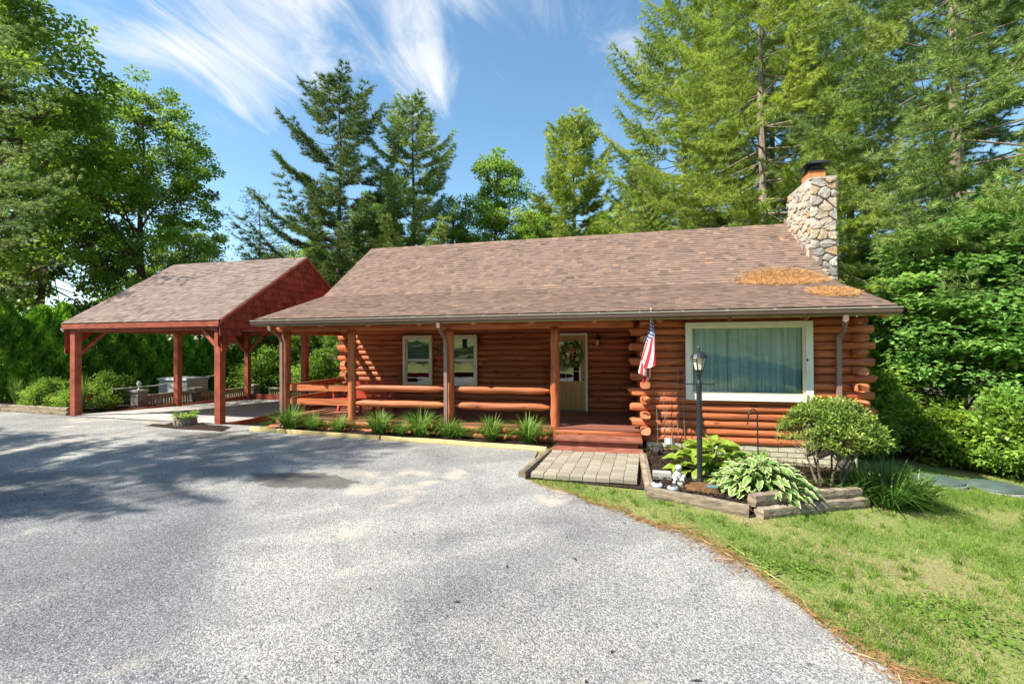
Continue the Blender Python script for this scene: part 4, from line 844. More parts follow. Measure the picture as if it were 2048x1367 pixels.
def spot(X, Y): 
    z = gz(X, Y) + .08; t = thing('spotlight', (X, Y, z), 'small black garden spotlight by the steps', 'spotlight'); MB().tube([(X, Y, z + .08), (X - .03, Y - .08, z + .11), (X - .05, Y - .13, z + .125)], [.03, .05, .055], 10).build('head', 'black_metal', t); MB().lathe([(.01, -.1), (.01, .08)], 6, (X, Y, z)).build('stake', 'black_metal', t)
spot(.18, -.85)
# left garden: low fence with piers, storage box, pots, pole
FX = -15.95
def fence(p, q, label, npick, h=.42):
    p, q = Vector((*p, 0)), Vector((*q, 0)); d = (q - p).normalized(); L = (q - p).length; m = (p + q) / 2; z = min(gz(p.x, p.y), gz(q.x, q.y))
    t = thing('picket_fence', (m.x, m.y, z), label, 'fence')
    MB().bar(p + Vector((0, 0, z + h + .05)), q + Vector((0, 0, z + h + .05)), .16, .05).build('cap_rail', 'fence_wood', t); MB().bar(p + Vector((0, 0, z + h - .03)), q + Vector((0, 0, z + h - .03)), .05, .10).build('top_rail', 'fence_wood', t)
    pk = MB().box(-.028, .028, -.02, .02, -.08, h - .06).mesh('picket', 'fence_wood')
    for k in range(npick): c = p + d * (L * (k + .5) / npick); link('picket', pk, t, Matrix.Translation((c.x, c.y, z)) @ Matrix.Rotation(math.atan2(d.y, d.x), 4, 'Z'))
fence((FX, 2.5), (FX, 4.1), 'weathered low picket fence left of the carport, front section', 16)
fence((FX, 4.5), (FX, 6.6), 'weathered low picket fence left of the carport, rear section', 20)
fence((-15.6, 7.6), (-12.6, 8.0), 'weathered low picket fence behind the carport, left section', 28)
fence((-12.2, 8.05), (-9.2, 8.4), 'weathered low picket fence behind the carport, right section', 28)
for i, (X, Y, lab) in enumerate(((FX, 2.28, 'stone pier at the front end of the picket fence'), (FX, 4.3, 'stone pier midway along the picket fence'), (FX, 7.1, 'stone pier at the rear corner of the picket fence'), (-12.4, 8.02, 'stone pier between the rear fence sections'))):
    z = gz(X, Y); t = thing('fence_pier', (X, Y, z), lab, 'pier'); b = MB()
    for k in range(4):
        for q in range(2):
            o = .14 if (k + q) % 2 else 0; MB().box(X - .15 + q * .151, X - .002 + q * .151, Y - .15, Y + .15, z - .1 + k * .16, z + .05 + k * .16).build('stone_block', 'pier_stone', t)
    MB().box(X - .18, X + .18, Y - .18, Y + .18, z + .54, z + .60).build('cap', 'concrete', t)
    if i == 0: MB().lathe([(.05, 0), (.03, .05), (.02, .09), (.06, .15), (.07, .22), (.03, .28), (0, .30)], 10, (X, Y, z + .6)).build('finial', 'statue', t)
def sbox():
    X, Y = -16.9, 4.6; z = gz(X, Y) + .02; t = thing('storage_box', (X, Y, z), 'grey garden storage box behind the picket fence', 'storage box'); MB().box(X - .55, X + .75, Y - .45, Y + .45, z, z + .85).build('body', 'box_grey', t)
    MB().add([(X - .6, Y - .5, z + .86), (X + .8, Y - .5, z + .86), (X + .8, Y + .5, z + .86), (X - .6, Y + .5, z + .86), (X - .57, Y - .47, z + .93), (X + .77, Y - .47, z + .93), (X + .77, Y + .47, z + .93), (X - .57, Y + .47, z + .93)], [(3, 2, 1, 0), (4, 5, 6, 7), (0, 1, 5, 4), (1, 2, 6, 5), (2, 3, 7, 6), (3, 0, 4, 7)]).build('lid', 'box_grey', t)
    for k in (-.25, .4): MB().box(X + k - .006, X + k + .006, Y - .456, Y - .45, z + .04, z + .82).build('seam', 'grey_plastic', t)
sbox()
tag(MB().tube([(-16.6, 1.9, .72), (-16.1, 2.9, .76), (-16.3, 5.6, .95)], .018, 8).build('white_pole', 'pole_white'), 'long thin white pole lying across the fence and storage box', 'pole')
def pot(X, Y, z, label, leaves):
    t = thing('flower_pot', (X, Y, z), label, 'flower pot'); MB().lathe([(.10, 0), (.135, .17), (.15, .17), (.155, .22), (.135, .22), (.13, .18)], 18, (X, Y, z)).build('pot', 'clay', t); n = leaves
    a = rng.uniform(0, 6.28, n); D = np.stack([np.cos(a), np.sin(a), rng.uniform(.2, 1.4, n)], 1); P = np.array([X, Y, z + .2]) + D * rng.uniform(.02, .16, n)[:, None]; link('leaves', leaf_mesh('leaves', P, D * [1, 1, .3], np.tile([0, 0, 1.], (n, 1)), .2, .11, rng.random(n), 'leaf_light'), t)
pot(-16.75, 1.35, gz(-16.75, 1.35) + .30, 'left terracotta pot with broad leaves in the garden bed', 60); pot(-16.35, 1.45, gz(-16.35, 1.45) + .26, 'right terracotta pot with small leaves in the garden bed', 40)
for X, Y, l in ((-16.75, 1.35, 'flat stone under the left terracotta pot'), (-16.35, 1.45, 'flat stone under the right terracotta pot')): tag(MB().lathe([(.2, -.1), (.19, .22 if X < -16.5 else .18), (.16, .30 if X < -16.5 else .26)], 9, (X, Y, gz(X, Y))).build('stone', 'pier_stone'), l, 'stone')
def log_planter():
    X, Y = -10.95, -.42; z = gz(X, Y); t = thing('stump_planter', (X, Y, z), 'hollow stump planter with green leaves at the carport entrance', 'planter'); MB().lathe([(.24, -.03), (.25, .10), (.23, .20), (.17, .20), (.16, .12)], 14, (X, Y, z)).build('hollow_stump', 'bark_pale', t); n = 170
    a = rng.uniform(0, 6.28, n); D = np.stack([np.cos(a), np.sin(a), rng.uniform(.0, 1.3, n)], 1); P = np.array([X, Y, z + .17]) + D * rng.uniform(.02, .17, n)[:, None] * [1.3, 1.3, .8]; link('leaves', leaf_mesh('leaves', P, D * [1, 1, .4], np.tile([0, 0, 1.], (n, 1)), .12, .06, rng.random(n), 'leaf_light'), t)
    mound('planter_dirt', [(X - .95, Y - .28), (X + .2, Y - .42), (X + 1.5, Y - .38), (X + 1.3, Y + .1), (X - .5, Y + .25)], .035, 'mulch', 'patch of bare soil around the stump planter')
log_planter()

def debris():
    n = 90; x = rng.uniform(-9, 1, n); y = rng.uniform(-8.5, -1.2, n); k = y < ytop(x) - .1; x, y = x[k], y[k]; n = len(x); a = rng.uniform(0, 6.28, n)
    tag(link('twig_litter', leaf_mesh('twig_litter', np.stack([x, y, g(x, y) + .016], 1), np.stack([np.cos(a), np.sin(a), np.full(n, .03)], 1), np.tile([0, 0, 1.], (n, 1)), rng.uniform(.02, .10, n), rng.uniform(.006, .02, n), rng.random(n) * .6, 'chips', .5)), 'small twigs and bits of bark scattered on the driveway', kind='stuff')
debris()
# ---------------------------------------------------------------- plants
def blade_clump(n, h, spread, width, mat='blade', seg=4, droop=.9):
    """arching strap leaves from one crown; returns mesh in local coordinates"""
    V = []; T = []; F = []
    for k in range(n):
        a = random.uniform(0, 6.283); l = h * random.uniform(.6, 1.2); r = random.random() ** .5 * spread * .18; lean = random.uniform(.15, 1.0); wd = width * random.uniform(.7, 1.2); t = random.random(); d = Vector((math.cos(a), math.sin(a), 0)); s = Vector((-d.y, d.x, 0)); b = len(V)
        for i in range(seg + 1):
            u = i / seg; out = r + spread * lean * (u ** 1.6) ; z = l * (u - droop * lean * .5 * u ** 2.6); w_ = wd * (1 - u) ** .6 * (.6 + .8 * min(1, u * 3)) * .5 + .0006
            p = d * out + Vector((0, 0, z)); V += [p - s * w_, p + s * w_]; T += [t * .7 + u * .3] * 2
        F += [(b + 2 * i, b + 2 * i + 1, b + 2 * i + 3, b + 2 * i + 2) for i in range(seg)]
    return np_mesh('blades', np.array([tuple(v) for v in V]), F, T, mat, True)
lir = [blade_clump(230, .60, .62, .017, droop=1.25) for _ in range(3)]
LL = ['grass clump by the downspout at the left end of the porch', 'small grass clump second from the left along the porch', 'grass clump in front of the second porch post', 'full grass clump midway between second and third porch posts', 'small grass tuft left of the third porch post', 'tall grass clump just left of the third porch post', 'grass clump at the foot of the third porch post', 'grass clump just right of the middle downspout', 'full grass clump under the right hand rails', 'grass clump next to the fourth porch post by the steps']
for i, (X, s) in enumerate(((-8.05, 1.15), (-7.45, .8), (-6.75, .8), (-5.75, 1.05), (-5.2, .6), (-4.75, 1.15), (-4.15, .95), (-3.85, .7), (-3.15, 1.0), (-2.35, 1.1))):
    t = thing('grass_clump', (X, -.30, gz(X, -.3) + .03), LL[i], 'plant', 'grass clumps along the porch', random.uniform(0, 6), s); local_child('blades', lir[i % 3], t)
def hosta_leaf(L, Wd, mat, var):
    n, k = 7, 5; V = []; T = []
    for i in range(n):
        u = i / (n - 1); hw = Wd * .5 * (math.sin(math.pi * min(1, u * .92 + .06)) ** .75) * (1 - .25 * u)
        for j in range(k):
            v = j / (k - 1) * 2 - 1; V.append((u * L, v * hw, .35 * L * math.sin(u * 2.4) * .6 - .12 * L * u * u + abs(v) * hw * .35 + .01 * math.sin(u * 14) * abs(v))); T.append((1 if abs(v) > .9 or u > .93 else .2 + .2 * random.random()) if var else random.uniform(.2, .9))
    i = np.arange((n - 1) * k).reshape(n - 1, k)[:, :-1].ravel(); return np_mesh('leaf', np.array(V), np.stack([i, i + 1, i + k + 1, i + k], 1), T, mat, True)
def hosta(X, Y, label, nl, L, Wd, mat, var, R_, hgt, sx=1):
    z = gz(X, Y) + .09; t = thing('hosta', (X, Y, z), label, 'plant'); ms = [hosta_leaf(L * s, Wd * s, mat, var) for s in (.7, .85, 1.0, 1.1)]; st = MB()
    for k in range(nl):
        a = k * 2.39996 + random.uniform(-.2, .2); f = ((k + .5) / nl) ** .6; r = R_ * f; zz_ = hgt * (1 - f ** 2.2) * random.uniform(.75, 1.1) + .03; c = Vector((X + r * math.cos(a) * sx, Y + r * math.sin(a) * .8, z + zz_))
        mw = Matrix.Translation(c) @ Matrix.Rotation(a + random.gauss(0, .3), 4, 'Z') @ Matrix.Rotation(random.gauss(.05, .25) + f * .15, 4, 'Y') @ Matrix.Rotation(random.gauss(0, .25), 4, 'X')
        link('leaf', random.choice(ms), t, mw); st.tube([(X + .2 * (c.x - X), Y + .2 * (c.y - Y), z - .03), (X + .7 * (c.x - X), Y + .7 * (c.y - Y), z + zz_ * .8), c], [.006, .005, .004], 4)
    st.build('stems', 'leaf_light', t)
hosta(.90, -1.80, 'large chartreuse hosta with broad leaves behind the lamp post', 85, .30, .21, 'hosta_leaf', False, .52, .44)
hosta(1.40, -2.55, 'white edged variegated hosta spilling over the bed corner', 270, .22, .095, 'hosta_var', True, .50, .40, 1.12)
hosta(1.75, -1.2, 'small leafy plant below the foundation behind the hook', 40, .12, .07, 'leaf_light', False, .2, .3)
def daylily():
    t = thing('daylily_clump', (3.3, -1.75, gz(3.3, -1.75) - .02), 'wide clump of dark arching strap leaves right of the trimmed bush', 'plant')
    for dx, dy, s in ((-.3, 0, 1), (.1, .1, 1.0), (.3, -.1, .85), (-.1, -.3, .8)):
        o = local_child('blades', blade_clump(170, .72, .85, .024, 'blade_dark', droop=1.3), t); o.location = (dx, dy, 0); o.scale = (s, s, s)
daylily()
def iris(X, Y, label, h=.95):
    t = thing('iris_clump', (X, Y, gz(X, Y) + .03), label, 'plant'); local_child('blades', blade_clump(90, h, .22, .025, droop=.35), t)
iris(-19.0, .85, 'tall upright iris leaves at the far left edge of the garden bed'); iris(-18.5, 1.0, 'upright iris leaves beside the tallest iris clump', .8); iris(-15.9, .6, 'pale ornamental grass behind the front left carport post', 1.1)

def sphere_pts(n): v = rng.normal(size=(n, 3)); return unit(v)
def branch_tube(b, p, q, r0, r1, sag=0, seg=5, n=4):
    p, q = np.array(p, float), np.array(q, float); L = np.linalg.norm(q - p); off = rng.normal(0, .05 * L, 3); pts = []
    for i in range(n): u = i / (n - 1); pts.append(tuple(p + (q - p) * u + off * math.sin(math.pi * u) + np.array([0, 0, sag * math.sin(math.pi * u)])))
    b.tube(pts, [r0 + (r1 - r0) * i / (n - 1) for i in range(n)], seg)
def broadleaf(name, H, base, Rr, nclump, per, leaf, mat, trunk_r=.2, flat=.6, lay=.0, lean=0, csize=.75, nlimb=14, shape=1.0):
    """trunk + limbs mesh and crown mesh of leaf clumps, origin at the foot"""
    ch = H - base; C = []
    while len(C) < nclump:
        v = sphere_pts(1)[0] * random.random() ** .38; h = (v[2] + 1) / 2; prof = (math.sin(math.pi * min(1, h * .86 + .10)) ** .7) * (1 - .25 * h * shape)
        C.append((v[0] * Rr * prof / max(.35, math.sqrt(max(.05, 1 - v[2] ** 2))) * .9 + lean * h, v[1] * Rr * prof / max(.35, math.sqrt(max(.05, 1 - v[2] ** 2))) * .9, base + ch * h))
    C = np.array(C); b = MB(); n = 9; tr = [(lean * .5 * (i / (n - 1)) ** 2 + random.gauss(0, .05), random.gauss(0, .05), -.3 + (H * .88 + .3) * i / (n - 1)) for i in range(n)]
    b.tube(tr, [trunk_r * (1.25 if i == 0 else 1 - .88 * i / (n - 1)) for i in range(n)], 9); tips = []
    tz = np.array(tr)
    order = rng.permutation(nclump)[:nlimb]
    for k in order:
        c = C[k]; h0 = max(base * .75, c[2] - (abs(c[0]) + abs(c[1])) * random.uniform(.5, .9)); h0 = min(h0, H * .8); s = np.array([np.interp(h0, tz[:, 2], tz[:, 0]), np.interp(h0, tz[:, 2], tz[:, 1]), h0]); branch_tube(b, s, c, trunk_r * .42 * (1 - .7 * h0 / H), .015, .15, 5, 5); tips.append((s, c))
    for k in range(nclump):
        c = C[k]; best = min(tips, key=lambda t_: np.linalg.norm((t_[0] + (t_[1] - t_[0]) * .6) - c)); s = best[0] + (best[1] - best[0]) * random.uniform(.45, .8); branch_tube(b, s, c, .022, .006, .05, 4, 3)
    P = []; D = []; T = []
    for c in C:
        m = int(per * random.uniform(.6, 1.3)); v = sphere_pts(m) * (rng.random((m, 1)) ** .45); r = csize * random.uniform(.65, 1.25); p = c + v * [r, r, r * flat]; P.append(p); out = unit(p - c) * .8 + unit(c - [0, 0, base + ch * .35]) * .6
        D.append(out + rng.normal(0, .55, (m, 3)) - [0, 0, .25]); T.append(np.clip(random.gauss(.5, .2) + rng.normal(0, .16, m), 0, 1))
    P, D, T = map(np.concatenate, (P, D, T)); n = len(P); Nn = rng.normal(0, .55, (n, 3)) + [-.25, -.2, 1.1 + lay]
    return b.mesh('trunk', 'bark'), leaf_mesh('crown', P, D * [1, 1, 1 - .6 * min(1, lay)], Nn, leaf * rng.uniform(.7, 1.25, n), leaf * .72, T, mat)
def pine(H, base, Rr, mat, nwh=24, per=6, tufts=1.0, nl=.15, wd=.006, trunk_r=.22, bark='bark', droop=.0, nn=13, irregular=.25):
    b = MB(); n = 10; b.tube([(random.gauss(0, .04), random.gauss(0, .04), -.4 + (H + .4) * i / (n - 1)) for i in range(n)], [trunk_r * (1 - .93 * i / (n - 1)) for i in range(n)], 9)
    P, D, T = [], [], []
    for w_ in range(nwh):
        f = (w_ + random.uniform(-.2, .2)) / nwh; f = min(max(f, 0), .99); z = base + (H - base) * f; L0 = Rr * ((1 - f) ** .6 * (.65 + .35 * min(1, f * 5)) + .05)
        for k in range(per):
            if random.random() < .12: continue
            a = 2 * math.pi * (k + random.uniform(-.35, .35)) / per + w_ * 1.1; L = L0 * random.uniform(1 - irregular * 1.6, 1 + irregular); d = np.array([math.cos(a), math.sin(a), 0]); s = np.array([-d[1], d[0], 0]); rise = (.45 * f + .10 - droop * (1 - f)) + random.gauss(0, .08); tint0 = random.gauss(.5, .17)
            def pos(u): return np.array([0, 0, z]) + d * L * u + np.array([0, 0, L * (rise * u - .16 * math.sin(u * 2.6) + .22 * u ** 3)])
            b.tube([tuple(pos(u)) for u in (0, .3, .65, 1)], [max(.012, trunk_r * .22 * (1 - f)) * q for q in (1, .75, .45, .15)], 5)
            u = .34 + .12 * random.random()
            while u < 1.02:
                c = pos(u); bl = (.22 + .30 * L * (1 - u) * .8 + .12) * random.uniform(.7, 1.2)
                for sd in (-1, 1):
                    dd = unit(d * random.uniform(.55, .95) + s * sd * random.uniform(.6, 1.0) + np.array([0, 0, random.uniform(-.05, .2)])); m = max(2, int(bl / .11 * tufts))
                    if bl > .35: b.tube([tuple(c), tuple(c + dd * bl)], [.009, .003], 3, cap=False)
                    for j in range(m): P.append(c + dd * bl * (j + random.random() * .6 + .4) / m); D.append(dd); T.append(tint0)
                P.append(c); D.append(d); T.append(tint0); u += max(.05, .17 / max(.6, L))
    P, D, T = np.array(P), np.array(D), np.array(T); P = P + rng.normal(0, .03, P.shape); k = len(P); P = np.repeat(P, nn, 0); D = np.repeat(D, nn, 0) + rng.normal(0, .55, (k * nn, 3)) + [0, 0, .2]; T = np.clip(np.repeat(T, nn) + rng.normal(0, .16, k * nn), 0, 1)
    return b.mesh('trunk', bark), needle_mesh('crown', P, D, nl * rng.uniform(.7, 1.2, k * nn), wd, T, mat)
def plant_tree(kind, name, X, Y, label, cat, group, s=1, rz=None, z=None):
    t = thing(name, (X, Y, gz(X, Y) - .05 if z is None else z), label, cat, group, random.uniform(0, 6.28) if rz is None else rz, s)
    local_child('trunk', kind[0], t); local_child('crown', kind[1], t); return t
BL = [broadleaf('a', 17, 4.0, 5.0, 260, 140, .17, 'leaf_mid', .26, csize=.6, nlimb=22), broadleaf('b', 16, 3.5, 3.4, 190, 130, .17, 'leaf_light', .2, lean=.6, csize=.6, nlimb=20), broadleaf('c', 13, 1.6, 4.2, 220, 130, .18, 'leaf_mid', .2, csize=.65, nlimb=20)]
PN = [pine(18, 4.0, 3.9, 'needle_olive', 20, 7, tufts=1.35, nl=.26, wd=.015, irregular=.48), pine(17, 3.0, 3.3, 'needle_blue', 21, 7, tufts=1.35, nl=.26, wd=.015, irregular=.42), pine(13, 2.5, 2.4, 'needle_blue', 18, 5, tufts=.9, nl=.13, wd=.006, trunk_r=.14, irregular=.5, nn=18), pine(16, 1.8, 3.6, 'needle_green', 26, 7, tufts=1.4, nl=.27, wd=.016, irregular=.3)]
PB = [pine(21, 4.2, 5.6, 'needle_green', 25, 7, tufts=1.6, nl=.19, wd=.0075, trunk_r=.26, droop=.1, nn=20, bark='bark_pale'), pine(20, 3.6, 5.2, 'needle_blue', 23, 7, tufts=1.6, nl=.19, wd=.0075, trunk_r=.24, droop=.12, nn=20, bark='bark_pale')]
MP = [broadleaf('m', 6.2, .7, 2.3, 150, 95, .15, 'leaf_maple', .07, flat=.28, lay=1.2, csize=.62), broadleaf('m2', 4.2, .3, 1.8, 110, 95, .14, 'leaf_maple', .05, flat=.3, lay=1.2, csize=.5)]
SB = [broadleaf('s', 2.0, .05, 1.2, 70, 80, .11, 'leaf_light', .03, flat=.6, csize=.4, nlimb=8), broadleaf('s2', 1.5, .05, 1.0, 60, 80, .10, 'leaf_mid', .03, flat=.5, csize=.35, nlimb=8)]
GW = 'trees in the woods around the house'
for a in [(BL[0], 'broadleaf_tree', -31.0, 14.0, 'big round crowned broadleaf tree left of the carport roof, against the sky', 1.22), (BL[2], 'broadleaf_tree', -37.5, 12.5, 'tall leafy tree at the left edge of the view', 1.55), (BL[0], 'broadleaf_tree', -30.5, 6.0, 'very tall leafy tree reaching the upper left corner', 1.32), (BL[0], 'broadleaf_tree', -38, 23, 'leafy tree behind the big round crowned tree on the left', .9),
          (BL[1], 'broadleaf_tree', -8.6, 19.4, 'pale green slender broadleaf tree behind the middle of the cabin ridge', 1.0), (BL[1], 'broadleaf_tree', -10.8, 18.2, 'light green tree just left of the slender broadleaf tree', .8), (BL[1], 'broadleaf_tree', -5.6, 18.0, 'light green tree between slender tree and soft pine', .72), (BL[1], 'broadleaf_tree', -14.6, 17.2, 'light green tree between the tallest pine and the bluish pine', .75), (BL[1], 'broadleaf_tree', -19.5, 15.5, 'light green tree above the right end of the carport ridge', .62), (BL[1], 'broadleaf_tree', -1.0, 17.0, 'light green tree right of the soft pine', .66), (BL[1], 'broadleaf_tree', -17.2, 19.5, 'pale leafy tree between the two tall pines behind the cabin', .88), (BL[2], 'broadleaf_tree', -22, 17.5, 'dark low leafy tree behind the carport ridge', .78), (BL[2], 'broadleaf_tree', -26.5, 21, 'leafy tree behind the carport ridge left end', .75),
          (BL[2], 'broadleaf_tree', -12.5, 23, 'low leafy tree seen beneath the pines left of the cabin ridge', .8), (BL[0], 'broadleaf_tree', -5.5, 25, 'leafy tree right of the slender tree behind the cabin ridge', .68), (BL[2], 'broadleaf_tree', -1.0, 24, 'leafy tree behind the soft pine over the cabin ridge', .7), (BL[1], 'broadleaf_tree', -20, 12, 'small light green tree seen through the carport', .5), (BL[1], 'broadleaf_tree', -16.5, 11.5, 'bright green sapling behind the carport rear fence', .42), (BL[1], 'broadleaf_tree', -13.9, 10.6, 'leafy sapling seen between the carport and the cabin corner', .36), (BL[1], 'broadleaf_tree', -12.0, 12.5, 'bright green sapling between carport and cabin', .45)]: plant_tree(a[0], a[1], a[2], a[3], a[4], 'tree', GW, a[5])
for a in [(PN[1], 'pine_tree', -6.2, 23.5, 'dark pine behind the slender broadleaf tree over the ridge', .85), (PN[0], 'pine_tree', -20.5, 20.5, 'full pine left of the tallest pine behind the carport roof', .72), (PN[0], 'pine_tree', -16.0, 13.5, 'tallest pine behind the gap between carport and cabin', 1.03), (PN[1], 'pine_tree', -12.8, 16.3, 'dark bluish pine right of the tallest pine behind the cabin', 1.08), (PN[2], 'pine_tree', -26.6, 19.2, 'thin scraggly pine standing alone against the sky left of the tallest pine', 1.15), (PN[3], 'pine_tree', -3.2, 18.6, 'soft full pine above the middle right of the cabin ridge', 1.06), (PN[3], 'pine_tree', .9, 18.2, 'shorter full pine between the soft pine and the big right hand pines', .83),
          (PB[0], 'pine_tree', 4.9, 9.6, 'huge yellow green pine rising behind the chimney', 1.0), (PB[0], 'pine_tree', 2.6, 14.0, 'big pine left of the huge pine behind the chimney', .95), (PB[1], 'pine_tree', 8.9, 6.1, 'tall pale trunked pine right of the chimney', 1.0), (PB[1], 'pine_tree', 12.4, 7.5, 'big pine at the right edge of the view', 1.0), (PB[0], 'pine_tree', 7.0, 15.5, 'yellow green pine filling the sky between chimney and pale trunked pine', 1.0), (PB[1], 'pine_tree', 9.6, 13.8, 'dark pine in the gap right of the chimney', 1.0),
          (PN[2], 'pine_tree', -22.4, .4, 'near pine whose boughs reach in at the upper left', 1.5)]: plant_tree(a[0], a[1], a[2], a[3], a[4], 'tree', GW, a[5])
plant_tree(PB[1], 'pine_tree', -17.0, -9.6, 'pine beyond the left side of the driveway', 'tree', GW, .78); plant_tree(BL[0], 'broadleaf_tree', -22, -9.5, 'leafy tree beyond the left side of the driveway', 'tree', GW, .75)
for i, (X, Y) in enumerate(((-14, -24), (-5, -25), (4, -23), (13, -21), (-23, -26))): plant_tree(BL[2], 'broadleaf_tree', X, Y, ('leftmost', 'second', 'middle', 'rightmost', 'far left')[i] + ' tree of the row across the lawn facing the cabin', 'tree', 'trees facing the cabin', .95)
for a in [(MP[0], 7.6, 4.0, 'tall maple sapling with layered leaves right of the cabin corner', 1.0), (MP[0], 9.6, 4.6, 'maple sapling at the right edge of the view', 1.15), (MP[1], 6.6, 5.2, 'small maple right behind the cabin corner', 1.0), (MP[0], 11.3, 7.0, 'maple sapling behind the right edge maple', 1.1), (MP[1], 8.4, 2.4, 'low maple in front of the tall maple sapling', .85), (MP[0], 8.6, 9.5, 'maple between the pine trunks right of the chimney', 1.1)]: plant_tree(a[0], 'maple_tree', a[1], a[2], a[3], 'tree', 'maple saplings right of the cabin', a[4])
for i, (X, Y, s) in enumerate(((5.2, 2.6, .9), (6.2, 2.0, .8), (7.1, 1.6, .85), (8.0, 1.0, 1.0), (5.4, 4.2, 1.2), (6.9, 3.2, .9), (4.6, 1.7, .55), (9.0, 2.6, 1.1), (7.6, .2, .6))):
    plant_tree(SB[i % 2], 'shrub', X, Y, ('light shrub at the foot of the cabin right wall', 'low dark shrub beyond the first green lid', 'shrub behind the farther green lid', 'leafy shrub at the right edge behind the lids', 'tall shrub behind the cabin right corner', 'dark shrub under the tall maple', 'small shrub next to the strap leaved clump', 'shrub under the right edge maple', 'small shrub at the right edge of the lawn')[i], 'shrub', 'shrubs along the right wood edge', s)
for i, (X, Y, s) in enumerate(((-14.6, 9.6, 1.1), (-13.2, 10.2, 1.2), (-11.6, 10.0, 1.2), (-10.2, 10.6, 1.1), (-17.2, 9.4, 1.2), (-19, 10.6, 1.4), (-9.3, 8.9, 1.0))):
    plant_tree(SB[i % 2], 'shrub', X, Y, ('shrub behind the rear fence, left of its middle pier', 'shrub just behind the middle pier of the rear fence', 'shrub behind the right section of the rear fence', 'shrub between the rear fence and the cabin', 'shrub behind the rear corner pier', 'tall shrub at the end of the hedge', 'shrub at the right end of the rear fence')[i], 'shrub', 'shrubs behind the rear fence', s)
for i in range(15):
    f = i / 14; X, Y = -46 + f * 50, 24 + 12 * math.sin(f * 3.0) + random.uniform(-2, 2); plant_tree(BL[(2, 0, 2)[i % 3]], 'broadleaf_tree', X, Y, ('first', 'second', 'third', 'fourth', 'fifth', 'sixth', 'seventh', 'eighth', 'ninth', 'tenth', 'eleventh', 'twelfth', 'thirteenth', 'fourteenth', 'fifteenth')[i] + ' tree from the left in the far row of woods behind the house', 'tree', 'far row of woods', random.uniform(.75, .95))
for i, (X, Y) in enumerate(((-44, -9), (-47, -2), (-43, 5), (-50, 9), (-46, 15), (-41, -16))): plant_tree(BL[(2, 0)[i % 2]], 'broadleaf_tree', X, Y, ('nearest but one', 'middle', 'fourth', 'farthest back', 'hindmost', 'nearest')[i] + ' leafy tree of the wood edge beyond the left side of the driveway', 'tree', 'wood edge left of the driveway', .9)
def arborvitae(H, Rr, n):
    th = rng.uniform(0, 2 * np.pi, n); h = rng.random(n) ** .85; prof = Rr * (1 - h ** 2.4) ** .8 * (.75 + .25 * np.minimum(1, h * 4)); lump = 1 + .14 * np.sin(th * 5 + h * 11) + .10 * np.sin(th * 9 - h * 23); r = prof * lump * (1 - .35 * rng.random(n) ** 3); P = np.stack([r * np.cos(th), r * np.sin(th), .05 + h * H], 1)
    D = np.stack([np.cos(th) * .55, np.sin(th) * .55, np.full(n, .9)], 1) + rng.normal(0, .3, (n, 3)); T = np.clip(.45 + .35 * (lump - 1) / .2 + rng.normal(0, .17, n), 0, 1); Nn = np.stack([np.cos(th), np.sin(th), np.zeros(n)], 1) + rng.normal(0, .5, (n, 3))
    return MB().tube([(0, 0, -.2), (0, 0, H * .5), (0, 0, H * .9)], [.09, .06, .02], 7).mesh('trunk', 'bark'), leaf_mesh('crown', P, D, Nn, .17 * rng.uniform(.7, 1.3, n), .075, T, 'arbor')
AV = [arborvitae(3.7, .95, 9000), arborvitae(3.5, 1.0, 9000)]
for i in range(10):
    f = i / 9; X, Y = -22.6 + .5 * math.sin(i * 2.1), 2.2 + f * 11.0
    plant_tree(AV[i % 2], 'arborvitae', X, Y, ('first', 'second', 'third', 'fourth', 'fifth', 'sixth', 'seventh', 'eighth', 'ninth', 'tenth and farthest')[i] + ' arborvitae of the hedge counted from the left edge', 'hedge tree', 'arborvitae hedge left of the carport', (1.08 - .22 * f) * random.uniform(.95, 1.05))
for i, (X, Y, s) in enumerate(((-17.6, .75, .5), (-16.9, .6, .42), (-16.2, .55, .4), (-18.2, 1.6, .6), (-17.4, 2.4, .6), (-16.0, 1.3, .4))): plant_tree(SB[i % 2], 'garden_plant', X, Y, ('leafy ground plant behind the left timbers, leftmost', 'leafy ground plant behind the left timbers near the post', 'small plant beside the front left carport post', 'taller plant behind the iris', 'leafy plant behind the terracotta pots', 'small plant in front of the terracotta pots')[i], 'plant', 'garden bed plants', s)
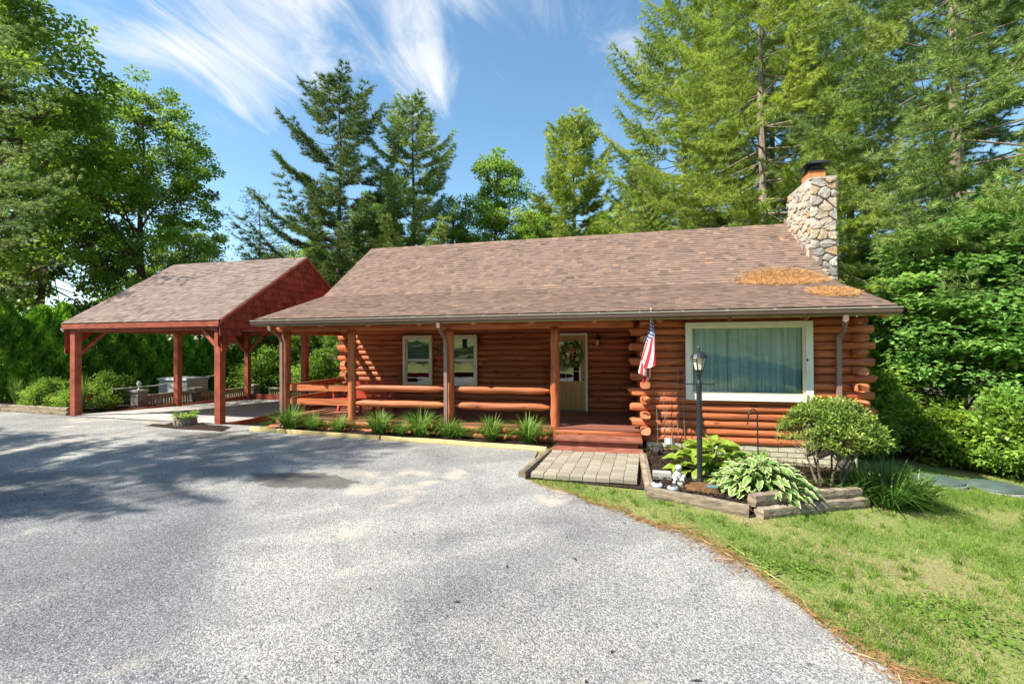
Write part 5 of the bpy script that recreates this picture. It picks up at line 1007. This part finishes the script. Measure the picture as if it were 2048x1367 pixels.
def azalea():
    X, Y = 2.62, -1.62; z = gz(X, Y) + .05; t = thing('trimmed_bush', (X, Y, z), 'rounded trimmed bush on bare stems under the picture window', 'bush'); b = MB(); P = []; D = []; T = []
    C = []
    for k in range(210):
        a = random.uniform(0, 6.283); r = math.sqrt(random.random()); x, y = r * math.cos(a) * .68, r * math.sin(a) * .55; zt = .68 + .70 * math.sqrt(max(0, 1 - r * r)) * random.uniform(.55, 1.0); C.append((x, y, zt))
    for i in range(7):
        a = i * .9; s = (.12 * math.cos(a), .10 * math.sin(a), -.05); m = (.30 * math.cos(a + .3), .22 * math.sin(a + .3), .48); b.tube([s, (.5 * (s[0] + m[0]) + random.gauss(0, .02), .5 * (s[1] + m[1]), .24), m], [.022, .017, .013], 6)
        for c in C[i::7]: branch_tube(b, m, c, .008, .003, .02, 4, 3)
    for c in C:
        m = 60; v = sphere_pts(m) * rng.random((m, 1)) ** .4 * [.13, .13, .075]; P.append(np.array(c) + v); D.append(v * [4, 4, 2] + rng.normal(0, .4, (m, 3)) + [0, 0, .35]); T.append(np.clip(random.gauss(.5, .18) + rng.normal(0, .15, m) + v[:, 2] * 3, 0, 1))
    P, D, T = map(np.concatenate, (P, D, T)); local_child('stems', b.mesh('stems', 'bark_pale'), t); local_child('foliage', leaf_mesh('foliage', P, D, rng.normal(0, .5, (len(P), 3)) + [0, 0, 1], .055 * rng.uniform(.7, 1.2, len(P)), .026, T, 'azalea_leaf'), t)
azalea()
# lawn blades, thickest towards the viewer, thin and patchy by the bed
def lawn():
    n = 260000; x = rng.uniform(-1.9, 9.0, n); y = 1.2 - rng.random(n) ** .8 * 9.2
    f = .5 + .5 * np.sin(x * 2.3 + 1.5 * np.sin(y * 1.9)) * np.sin(y * 2.7 + 1.2 * np.sin(x * 1.3)); f2 = .5 + .5 * np.sin(x * 6.1 + y * 3.7 + 2 * np.sin(y * 4)) ; dens = np.clip(.12 + .8 * f + .3 * f2 * f - .1 * (y < -4), 0, 1)
    k = (y > ytop(x) + .07) & (rng.random(n) < dens) & ~inpoly(x, y, [(-.3, 0), (-.3, -3.1), (1.15, -3.38), (3.0, -2.1), (4.2, -1), (4.2, .5)]) & ~inpoly(x, y, [(-2.1, -.5), (-2.1, -2.6), (-.1, -2.85), (-.1, -.5)]) & (((x - 5) / .46) ** 2 + ((y - .1) / .46) ** 2 > 1) & (((x - 5.85) / .5) ** 2 + ((y - .15) / .5) ** 2 > 1)
    x, y, f = x[k], y[k], f[k]; n = len(x); P = np.stack([x, y, g(x, y) + .0], 1); D = np.stack([rng.normal(0, .5, n), rng.normal(0, .5, n), np.ones(n)], 1); h = rng.uniform(.025, .065, n) * (.7 + .6 * f); T = np.clip(.65 - .45 * f + rng.normal(0, .17, n), 0, 1)
    q = 1500; tx = rng.uniform(-1.8, 8, q); ty = .8 - rng.random(q) * 8.8; tt = rng.uniform(0, .5, q); tx, ty, tt = (np.repeat(v, 22) for v in (tx, ty, tt)); tx = tx + rng.normal(0, .022, len(tx)); ty = ty + rng.normal(0, .022, len(ty))
    k = (ty > ytop(tx) + .12) & ~inpoly(tx, ty, [(-.35, 0), (-.35, -3.15), (1.15, -3.45), (3.1, -2.1), (4.2, -1), (4.2, .5)]) & ~inpoly(tx, ty, [(-2.1, -.5), (-2.1, -2.65), (-.1, -2.9), (-.1, -.5)]); tx, ty, tt = tx[k], ty[k], tt[k]; m_ = len(tx)
    P = np.concatenate([P, np.stack([tx, ty, g(tx, ty)], 1)]); D = np.concatenate([D, np.stack([rng.normal(0, .45, m_), rng.normal(0, .45, m_), np.ones(m_)], 1)]); h = np.concatenate([h, rng.uniform(.05, .10, m_)]); T = np.concatenate([T, np.clip(tt + rng.normal(0, .1, m_), 0, 1)])
    tag(link('grass', needle_mesh('grass', P, D, h, .0035, T, 'grass')), 'short patchy lawn grass on the right', kind='stuff')
    m = 6000; x = rng.uniform(.6, 4.0, m); y = rng.uniform(-8, -4.6, m); f = np.sin(x * 3.1 + y) * np.sin(y * 2.9 - x); k = (f > .25) & (y > ytop(x) + .1); x, y = x[k], y[k]; m = len(x); a = rng.uniform(0, 6.28, m)
    tag(link('clover', leaf_mesh('clover', np.stack([x, y, g(x, y) + rng.uniform(.015, .06, m)], 1), np.stack([np.cos(a), np.sin(a), rng.normal(.15, .2, m)], 1), rng.normal(0, .25, (m, 3)) + [0, 0, 1], rng.uniform(.02, .045, m), .028, rng.uniform(0, .55, m), 'grass')), 'broad leaved clover and weeds in the near lawn', kind='stuff')
lawn()
